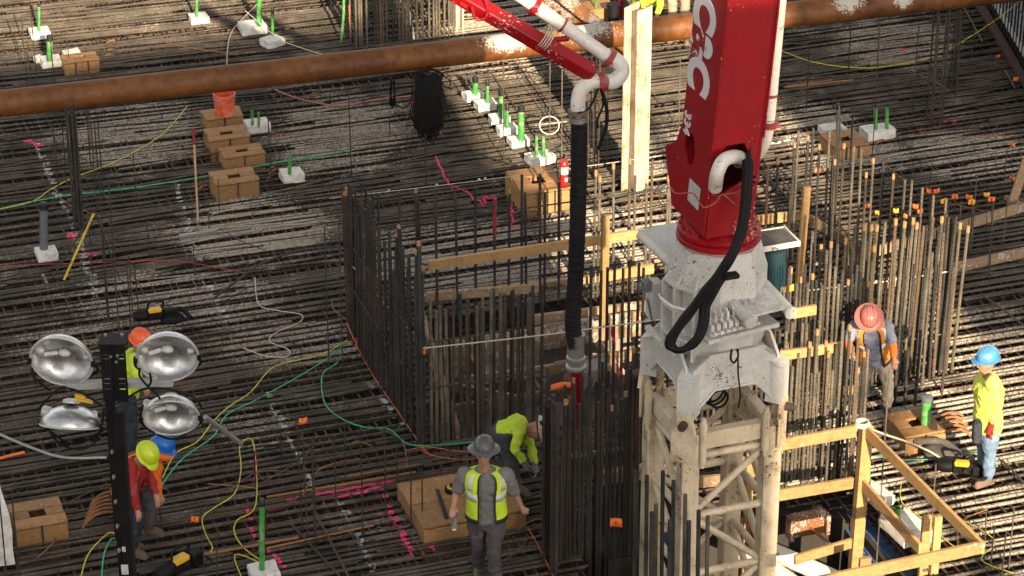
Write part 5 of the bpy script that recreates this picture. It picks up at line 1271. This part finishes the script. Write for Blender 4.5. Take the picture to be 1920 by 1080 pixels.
# worker seen behind the floodlights
r7, W7_, a7_ = person(P(243,860), dict(hd=(264,646,-.1), sl=(248,668,.17), sr=(252,672,-.17), el=(250,700,.22), er=(256,706,-.24), wl=(266,722,.1), wr=(270,726,-.2),
    hl=(240,735,.10), hr=(238,737,-.10), kl=(238,785,.06), kr=(246,788,-.10), al=(238,838,.10), ar=(244,846,-.08), tl=(252,842,.05), tr=(258,850,-.14), face=(.8,-.4,-.4), bodyface=(.9,-.2,-.2), up=(.35,-.15,.9)),
    'worker in lime shirt and orange helmet standing behind the floodlights', LIME, NAVY, hel('orange_hard_hat', (.80,.12,.03)), 'long', build=1.05)
# two more at the top edge, beyond the pipe
r8, W8_, a8_ = person(P(1272,76), dict(hd=(1262,-124,-.1), sl=(1248,-98,.0), sr=(1292,-98,.0), el=(1240,-68,-.05), er=(1298,-68,0), wl=(1241,-42,-.2), wr=(1296,-40,-.1),
    hl=(1258,-30,.0), hr=(1284,-30,.0), kl=(1260,18,-.05), kr=(1284,18,.0), al=(1260,65,.05), ar=(1286,69,.0), tl=(1256,70,-.1), tr=(1288,74,-.15), face=(0,-.8,-.6), bodyface=(0,-1,0)),
    'worker in tan trousers standing beyond the pipe, left of the boom top', LIME, TANP, hel('tan_hard_hat', (.5,.4,.3)), 'long')
r9, W9_, a9_ = person(P(1215,80), dict(hd=(1224,-38,-.2), sl=(1205,-18,.0), sr=(1238,-16,-.0), el=(1206,6,-.1), er=(1238,8,-.12), wl=(1214,24,-.25), wr=(1232,28,-.25),
    hl=(1196,8,.25), hr=(1216,8,.25), kl=(1198,42,.05), kr=(1216,42,.05), al=(1198,70,.2), ar=(1214,72,.2), tl=(1196,75,.1), tr=(1214,77,.1), face=(0,-.7,-.7), bodyface=(0,-1,-.4), up=(0,-.5,.85)),
    'worker in a lime shirt leaning behind the top of the steel pile', LIME, NAVY, hel('lime_green_hard_hat', (.4,.5,.05)), 'long')
# ------------------------------------------------------------------ hanging cables, cords, flags, tools
def hang(cx, ctop, cbot, w_, n, label, r=.010, seed=1):
    rs = random.Random(seed); b = P(cx, ctop, 1.32); Y = b.y-.22; g = MB()
    for k in range(n):
        x0 = cx-w_*.5*rs.uniform(.3,.9); x1 = cx+w_*.5*rs.uniform(.3,.9); bb = cbot-rs.uniform(0, (cbot-ctop)*.27); wd = w_*.5*rs.uniform(.75,1.25); y_ = Y-rs.uniform(0,.09)
        g.tube(arc([Q(x0,ctop+rs.uniform(-2,4),y_), Q(cx-wd,(ctop+cbot)/2+20,y_), Q(cx-wd*.7,bb-14,y_), Q(cx,bb,y_), Q(cx+wd*.7,bb-14,y_), Q(cx+wd,(ctop+cbot)/2+20,y_), Q(x1,ctop+rs.uniform(-2,4),y_)], 4), r, 5)
    return g, Y
g, Y = hang(803, 138, 262, 40, 46, '', .013)
for k in range(18): g.tube(arc([Q(778+k*3,140,Y-.06), Q(780+k*2.6,170,Y-.1), Q(776+k*3.2,215,Y-.11), Q(778+k*3,240,Y-.1)], 4), .016, 5)
for k in range(9):
    cx = 803+(-1)**k*(8+k*1.6); b_ = 268-k*5.5; wq = 11+k*.8; g.tube(arc([Q(cx-2,150,Y-.08), Q(cx-wq,205+k*2,Y-.10), Q(cx-wq*.8,b_-12,Y-.1), Q(cx,b_,Y-.1), Q(cx+wq*.8,b_-14,Y-.1), Q(cx+wq,200+k*2,Y-.10), Q(cx+2,150,Y-.08)], 4), .009, 5)
g.tube(arc([Q(770,146,Y-.02), Q(785,134,Y+.1), Q(815,131,Y+.1), Q(832,142,Y-.02)]), .018, 6)
g.tube(arc([Q(822,140,Y), Q(832,160,Y), Q(842,164,Y), Q(844,152,Y), Q(834,144,Y)]), .009, 5)
solo('cable_coil', g, BLACK, 'thick coil of black cable hanging from the brown pipe', 'cable coil', kind=None)
g, Y = hang(736, 150, 205, 9, 8, '', .010, 3); g.tube(arc([Q(743,196,Y), Q(760,202,Y), Q(772,180,Y), Q(773,155,Y)]), .009, 5); g.tube(arc([Q(640,154,Y), Q(700,147,Y), Q(722,142,Y), Q(733,150,Y)]), .012, 5)
solo('cable_coil', g, BLACK, 'small thin bunch of dark cable hanging left of the big coil', 'cable coil')
def cord(pts, col, label, r=.008, z=.035, name='cord'):
    q = []
    for p in pts: q.append(P(p[0], p[1], p[2] if len(p) > 2 else z))
    g = MB(); g.tube(arc(q, 5), r, 5); return solo(name, g, col, label, 'cord')
GRN = plain('green_cord', (.03,.42,.22), .5); YLW = plain('yellow_cord', (.60,.55,.03), .5); ORC = plain('orange_cord', (.5,.12,.03), .5); PNK = plain('pink_ribbon', (.70,.02,.10), .6); WTC = plain('white_cord', (.6,.57,.5), .7)
cord([(-10,394),(60,378),(130,366),(250,352),(370,333),(480,312),(560,298),(660,282)], GRN, 'long green cord running across the left past the wooden boxes', .009)
cord([(-10,394),(60,378),(95,355),(140,332),(200,310),(260,280),(300,255),(330,225),(350,200)], YLW, 'thin yellow cord rising right across the upper left', .007)
cord([(282,945),(300,915),(340,862),(400,818),(425,778),(480,750),(560,706),(620,668),(650,640,.6)], GRN, 'green cord curving from the bent workers up to the cage corner')
cord([(305,895),(330,850),(370,828),(400,790),(430,762),(470,735),(510,690),(560,675),(610,662),(650,638,.6)], YLW, 'yellow cord looping beside the green one toward the cage corner', .007)
cord([(640,655,.3),(632,680),(606,700),(604,735),(615,765),(650,790),(690,802),(730,805),(770,834),(850,832),(900,826),(960,810)], GRN, 'green cord winding below the dark cage to the bending worker', .008)
cord([(466,1110),(440,1040),(500,1060),(460,1030),(440,1000),(445,975),(480,945),(475,830),(450,835),(452,880),(440,925),(405,950),(380,970),(385,1000),(398,1030),(370,1045),(345,1048)], YLW, 'yellow cord with loops running down to the tool at bottom left', .007)
cord([(150,1090),(165,1040),(200,1002),(215,1000)], YLW, 'short yellow cord at the foot of the black mast', .008); cord([(190,1090),(195,1040),(208,1012),(216,1010)], GRN, 'short green cord at the foot of the black mast', .009)
cord([(478,520),(485,570),(520,582),(565,590),(560,605),(520,622),(505,640),(540,655),(538,668),(500,668),(455,652)], WTC, 'thin whitish cord in loose bends left of the dark cage', .006)
cord([(-5,500),(100,495),(200,492),(300,488),(340,490),(400,500),(460,512)], plain('red_string', (.5,.03,.03), .6), 'straight thin red string across the mat at left', .005)
cord([(515,168),(560,185),(620,197),(660,196),(700,188),(770,180)], plain('pinkish_hose', (.42,.14,.10), .6), 'pink red hose sagging below the pipe', .012)
cord([(425,125),(430,70),(450,40),(478,12),(500,-20)], plain('pale_brown_hose', (.35,.26,.2), .6), 'brownish hose curving up beyond the bucket', .012)
cord([(460,20,.3),(520,70,.2),(560,88),(612,104)], WTC, 'white cord tied to the foam block near the top', .006)
cord([(1465,95),(1520,115),(1580,125),(1640,127),(1700,118),(1745,108)], YLW, 'yellow cord sagging across the shaded upper right', .007); cord([(1780,92,.2),(1830,62,.5),(1880,28,.9),(1920,-5,1.2)], YLW, 'taut yellow cord rising to the retaining wall', .007)
cord([(1640,855),(1700,862),(1760,860),(1820,852),(1850,850)], GRN, 'green cord from the rope tie to the tool by the man in blue helmet', .008)
cord([(1690,905),(1690,940),(1720,965),(1760,1000),(1790,1025),(1830,1040)], YLW, 'yellow cord lying beyond the front rail at lower right', .006); cord([(1795,970),(1850,1000),(1865,1020),(1840,1050),(1900,1075)], YLW, 'loose yellow cord in the bottom right corner', .006)
cord([(760,845),(800,838),(850,845),(900,850),(880,862),(830,858),(800,850),(790,842)], ORC, 'tangled rusty orange cord at the foot of the cage front', .006)
cord([(400,560,.05),(440,530,.1),(490,495,.2),(560,470,.3),(640,462,.4)], BARD, 'dark cable arching over the bars to the cage corner', .016)
cord([(0,815),(60,840),(120,858),(200,858)], STEELG, 'grey hose crossing the mat behind the left floodlights', .018); cord([(-10,862),(25,853),(46,848)], ORANGE, 'bright orange hose end at the left edge', .020)
cord([(650,605,.9),(670,650,.6),(700,705),(745,770),(792,838),(810,855)], ORC, 'orange string line along the left foot of the cage', .007)
cord([(990,990),(1010,1025),(1040,1085)], ORC, 'orange string line at the foot of the dark cluster', .007)
cord([(940,335),(955,350),(975,375),(1000,430),(1030,500),(1050,560)], BARD, 'dark wire sagging over the front of the big box', .008)
cord([(1500,545,1.2),(1560,620,.2)], BARD, 'short dark wire among the sunlit bars', .006)
def line(a, b, zz, mat, label, r=.009, name='string_line'):
    g = MB(); A_ = Q(a[0], a[1], P(a[0], a[2]).y); B_ = Q(b[0], b[1], P(b[0], b[2]).y); m_ = (A_+B_)/2-Z*.02
    g.tube(arc([A_, m_, B_], 6), r, 5); rs = random.Random(int(a[0]))
    for k in range(9):
        c = A_.lerp(B_, rs.random()); g.ellip(c, (.018,.012,.014), n=6, m=4)
    return solo(name, g, mat, label, 'string line')
line((792,653,838),(1242,598,775),0, ROPE, 'mortar caked string line across the front of the centre cage')
line((655,492,628),(800,655,838),0, ROPE, 'string line slanting along the left side of the centre cage', .006)
line((1512,545,735),(1786,508,692),0, ROPE, 'sunlit string line across the right hand wall cage')
line((618,372,600),(1240,292,500),0, WTC, 'thin white string stretched above the back of the centre cage', .004)
line((1440,270,480),(1480,262,480),0, WTC, 'short white string right of the pipe elbow', .004)
# wire ring
g = MB(); c = P(1030,235,.25); g.tube([c+Vector((math.cos(t*.3)*.14,0,math.sin(t*.3)*.14)) for t in range(21)], .009, 6, loop=True); g.tube([c+Vector((-.2,0,.0)), c+Vector((.25,0,.06))], .006, 5); solo('wire_ring', g, WTC, 'white ring of plastic pipe hanging on a thin rod', 'ring')
# flags
def flag(px, py, yb, mat, label, s=.11, rot=None):
    s *= .82
    rs = random.Random(int(px*3+py)); b = P(px, yb); c = Q(px, py, b.y); a = rs.uniform(-.5,.5) if rot is None else rot
    x = Vector((math.cos(a), math.sin(a)*.5, rs.uniform(-.25,.25))).normalized(); y = Vector((0,.3,1)).normalized()
    th = thing('flag', label, 'marker flag', (b.x, b.y, 0), 'orange marker flags on thin rods'); g = MB(); n_ = 5; q = []
    for i in range(n_+1):
        for j in range(3): q.append(c+x*(i/n_-.5)*s+y*(j/2-.5)*s*.72+Vector((0,math.sin(i*1.1+px)*.006,math.sin(i*.8+px)*.004)))
    fs = [(i*3+j, (i+1)*3+j, (i+1)*3+j+1, i*3+j+1) for i in range(n_) for j in range(2)]
    g.add(q, fs); o = part('ribbon', g, mat, th, smooth=80); o.modifiers.new('thick','SOLIDIFY').thickness = .004
    g = MB(); g.tube([Vector((b.x,b.y,-.05)), Vector((c.x,c.y,c.z+.02))], .005, 5); part('rod', g, BARD, th)
for (x, y, yb, m, lab, s) in ((790,660,836,ORANGE,'orange flag on the front left corner of the dark centre cage',.12),(568,789,900,ORANGE,'orange flag on a thin rod in the middle of the lower left mat',.12),
    (365,974,1010,ORANGE,'orange flag low over the mat above the tool at bottom left',.11),(1155,980,1080,ORANGE,'large orange flag in front of the dark bars left of the mast',.16),
    (1480,541,800,AMBER,'yellow flag on top of a bar beside the turret motor',.13),(1905,148,170,ORANGE,'orange flag by the retaining wall, the lower of two',.10),(1871,106,130,ORANGE,'small orange flag by the retaining wall, the upper of two',.07),
    (1742,358,470,ORANGE,'orange flag at the left end of the upper tag row',.09),(1756,358,472,ORANGE,'orange flag touching the left end one of the upper tag row',.10),(1770,377,485,AMBER,'square amber flag just right of the upper orange pair',.11),
    (1790,369,480,ORANGE,'orange flag right of the square amber one',.10),(1817,370,480,ORANGE,'orange flag fourth along the upper tag row',.11),(1822,379,486,AMBER,'amber flag directly under the fourth orange one',.11),(1850,365,470,AMBER,'amber flag near the right end of the tag row',.10),(1859,374,478,ORANGE,'orange flag at the right end of the tag row',.11),
    (1717,387,490,ORANGE,'orange flag above the bars left of the amber square',.10),(1725,396,495,ORANGE,'orange flag tucked under its neighbour above the bars',.09),(1680,395,500,AMBER,'amber flag between bars, mid way along the cage',.09),(1696,405,505,ORANGE,'red orange flag beside a bar just right of an amber one',.09),
    (1646,400,505,AMBER,'amber flag at the left among the cage bars',.09),(1626,386,490,ORANGE,'small orange flag farthest left behind the cage bars',.08),(1533,320,380,ORANGE,'orange flag behind the tallest bars under the shaded box',.10),(1898,335,380,ORANGE,'orange flag by the timber brace at the right edge',.09),(1904,336,385,AMBER,'amber flag by the timber brace at the right edge',.09),(1899,271,300,ORANGE,'small orange scrap on the mat above the timber brace',.08)):
    flag(x, y, yb, m, lab, s)
# pink ribbons
def ribbon(pts, label, r=.016, Y=None):
    r *= .7
    g = MB(); q = arc([Q(x, y, P(x, yb).y) for x, y, yb in pts], 5); rs = random.Random(len(q))
    g.tube([p+Vector((rs.uniform(-.02,.02),rs.uniform(-.02,.02),rs.uniform(-.02,.02))) for p in q], [r*rs.uniform(.4,1.5) for _ in q], 5); return solo('ribbon', g, PNK, label, 'ribbon')
ribbon([(815,290,440),(830,328,470),(850,350,480),(868,355,490),(885,368,500),(905,385,510)], 'long pink ribbon on a cord behind the centre cage'); ribbon([(905,388,600),(912,372,600),(928,368,600)], 'short pink ribbon knotted on a bar top of the centre cage')
ribbon([(960,385,600),(961,405,600),(965,435,600)], 'pink ribbon hanging beside the big sunlit box'); ribbon([(1147,610,770),(1150,645,770),(1158,680,770),(1165,722,770)], 'pink ribbon hanging on the bars left of the mast', .014)
ribbon([(478,850,905),(480,880,905),(477,910,905)], 'dark pink ribbon on a thin rod above the pink paint marks', .012); ribbon([(775,188,250),(776,205,250),(776,220,250)], 'red ribbon under the small cable bunch', .01); ribbon([(1745,676,695),(1743,690,695)], 'pink ribbon at the foot of the dark bar pair on the right', .03)
ribbon([(1044,1060,1070),(1042,1072,1080)], 'pink ribbon at the foot of the dark cluster by the orange string', .02); ribbon([(666,636,642),(665,648,648)], 'small pink ribbon at the foot of the cage corner', .018)
# red plastic and orange items
g = MB(); b = P(1040,860); g.tube(arc([Q(1034,727,b.y), Q(1052,722,b.y), Q(1070,722,b.y)]), .035, 8); solo('orange_wrap', g, ORANGE, 'orange wrap tied round the bars left of the red standpipe', 'wrap')
g = MB(); b = P(928,620); g.tube([Q(928,372,b.y), Q(927,440,b.y)], .024, 8); solo('red_sleeve', g, plain('dark_red_plastic', (.25,.03,.04), .5), 'dark red sleeve on a bar of the centre cage', 'sleeve')
# squeegee / concrete rake with a long wooden handle
rk = thing('concrete_rake', 'long wooden handled rake with red grip leaning over the left mat', 'rake', P(372,445))
yr = P(372,440).y
g = MB(); g.tube([Q(364,268,yr-.0), Q(371,412,yr)], .015, 8); part('handle', g, wood('pale_handle', (.5,.3,.17), (.6,.4,.25)), rk); g = MB(); g.tube([Q(362,240,yr), Q(364,270,yr)], .02, 8); part('grip', g, plain('dark_red_grip', (.3,.02,.03), .5), rk)
g = MB(); g.bbox(Q(372,440,yr), (.52,.05,.08), U, V, Z, .006); g.tube([Q(371,410,yr), Q(371,436,yr)], .01, 6); part('blade', g, STEELG, rk)
# yellow level staff propped on a stand
lv = thing('level_staff', 'yellow levelling staff propped against thin rods at the left', 'staff', P(125,530)); yv = P(125,530).y
g = MB(); g.beam(Q(120,525,yv), Q(176,400,yv+.35), .03, .055, (0,-1,.3), .003); part('staff', g, worn('scuffed_yellow', (.55,.42,.03), (.1,.08,.05), .6, .6, None, 12.), lv)
g = MB(); g.tube([Q(98,522,yv), Q(176,395,yv+.35)], .014, 6); g.tube([Q(178,395,yv+.35), Q(240,570,yv+.1)], .009, 6); part('prop', g, BARD, lv)
g = MB(); g.tube([Q(80,515,yv), Q(95,545,yv)], .02, 6); g.tube([Q(110,535,yv), Q(78,540,yv)], .025, 6); g.bbox(Q(96,540,yv), (.12,.08,.06)); part('foot', g, STEELG, lv)
# battery tools
def tool(px, py, ang, label, s=1.):
    c = P(px, py, .12); x = U.copy(); x.rotate(Matrix.Rotation(ang, 3, 'Z')); y = Z.cross(x); th = thing('battery_tool', label, 'power tool', c-Z*.1)
    g = MB(); g.bbox(c, (.20*s,.10*s,.13*s), x, y, Z, .02); g.lathe(c-x*.10*s, [(.05*s,-.14*s),(.065*s,-.1*s),(.065*s,0)], x, 14); g.bbox(c+x*.17*s-Z*.02, (.12*s,.10*s,.12*s), x, y, Z, .015)
    g.tube(arc([c+x*.08*s+Z*.05, c+x*.10*s+Z*.14*s, c-x*.05*s+Z*.15*s, c-x*.08*s+Z*.05]), .016, 8); part('housing', g, BLACK, th)
    g = MB(); g.bbox(c+Z*.052*s-y*.012, (.155*s,.085*s,.05*s), x, y, Z, .012); part('shell', g, YEL, th)
    g = MB(); g.tube(arc([c+x*.2, c+x*.3-y*.1, c+x*.25-y*.25, c+x*.1-y*.2]), .014, 6); g.lathe(c+x*.05-y*.06, [(.04,0),(.03,.03)], -y, 10); part('strap', g, RUBBER, th); return th
tool(290,588,0,'yellow and black battery tool lying on the mat above the floodlights',1.1); tool(336,1058,.5,'black battery tool at bottom left beside the yellow cord',1.35); tool(1803,876,-.5,'yellow and black battery tool at the feet of the man in blue',1.1)
g = MB(); c = P(322,596,.05); g.ellip(c, (.16,.14,.06)); g.tube(arc([c+Vector((-.1,0,.04)), c+Vector((.1,.1,.08)), c+Vector((.25,-.05,.02))]), .03, 8); solo('work_bag', g, RUBBER, 'crumpled black bag beside the tool above the floodlights', 'bag')
g = MB(); c = P(1765,845,.05); g.ellip(c, (.22,.25,.07)); g.tube(arc([c+Vector((-.3,.1,.06)), c+Vector((0,.0,.12)), c+Vector((.2,-.2,.05))]), .04, 8); solo('dirty_tarp', g, worn('dirty_tarp_cloth', (.07,.065,.06), (.2,.18,.16), .5, .9, None, 9.), 'dirty dark cloth heap beside the broken wooden box', 'tarp')
# concrete pads and round things seen near the top
g = MB(); c = P(1150,30,.3); g.lathe(c-Z*.3, [(.09,0),(.09,.45),(.11,.46),(.11,.5),(.08,.5)], Z, 18); solo('dark_drum', g, BLACK, 'small dark drum at the top edge behind the diagonal beam', 'drum')
g = MB(); c = P(1120,25,.2); g.bbox(c, (.5,.4,.3), U, V, Z, .01); solo('plywood_stack', g, BOXWOOD, 'tan plywood crate at the top edge left of the pile', 'crate')
g = MB(); c = P(1117,20,.3); g.cyl(c, c+Z*.5, .02, 8); solo('green_tube', g, GREENT, 'thin green tube at the top edge behind the diagonal beam', 'tube')
g = MB(); yb_ = P(1162,40,.0).y; g.tube([Q(1164,-20,yb_), Q(1163,32,yb_)], .035, 10); solo('red_pole', g, REDP, 'dark red pole at the top edge beside the pile', 'pole')
g = MB(); c = P(1105,700,-.2); g.bbox(c, (.5,.3,.25), U, V, Z, .02); solo('concrete_lump', g, CONC, 'rough grey concrete block low behind the red standpipe', 'block')
for i, (x, y) in enumerate(((1410,405),(1395,412))):
    g = MB(); c = Q(x, y, -6.9); g.bbox(c, (.07,.06,.05), b=.01); g.cyl(c, c+Z*.08, .02, 8); part('red_valve', g, REDP, boom)
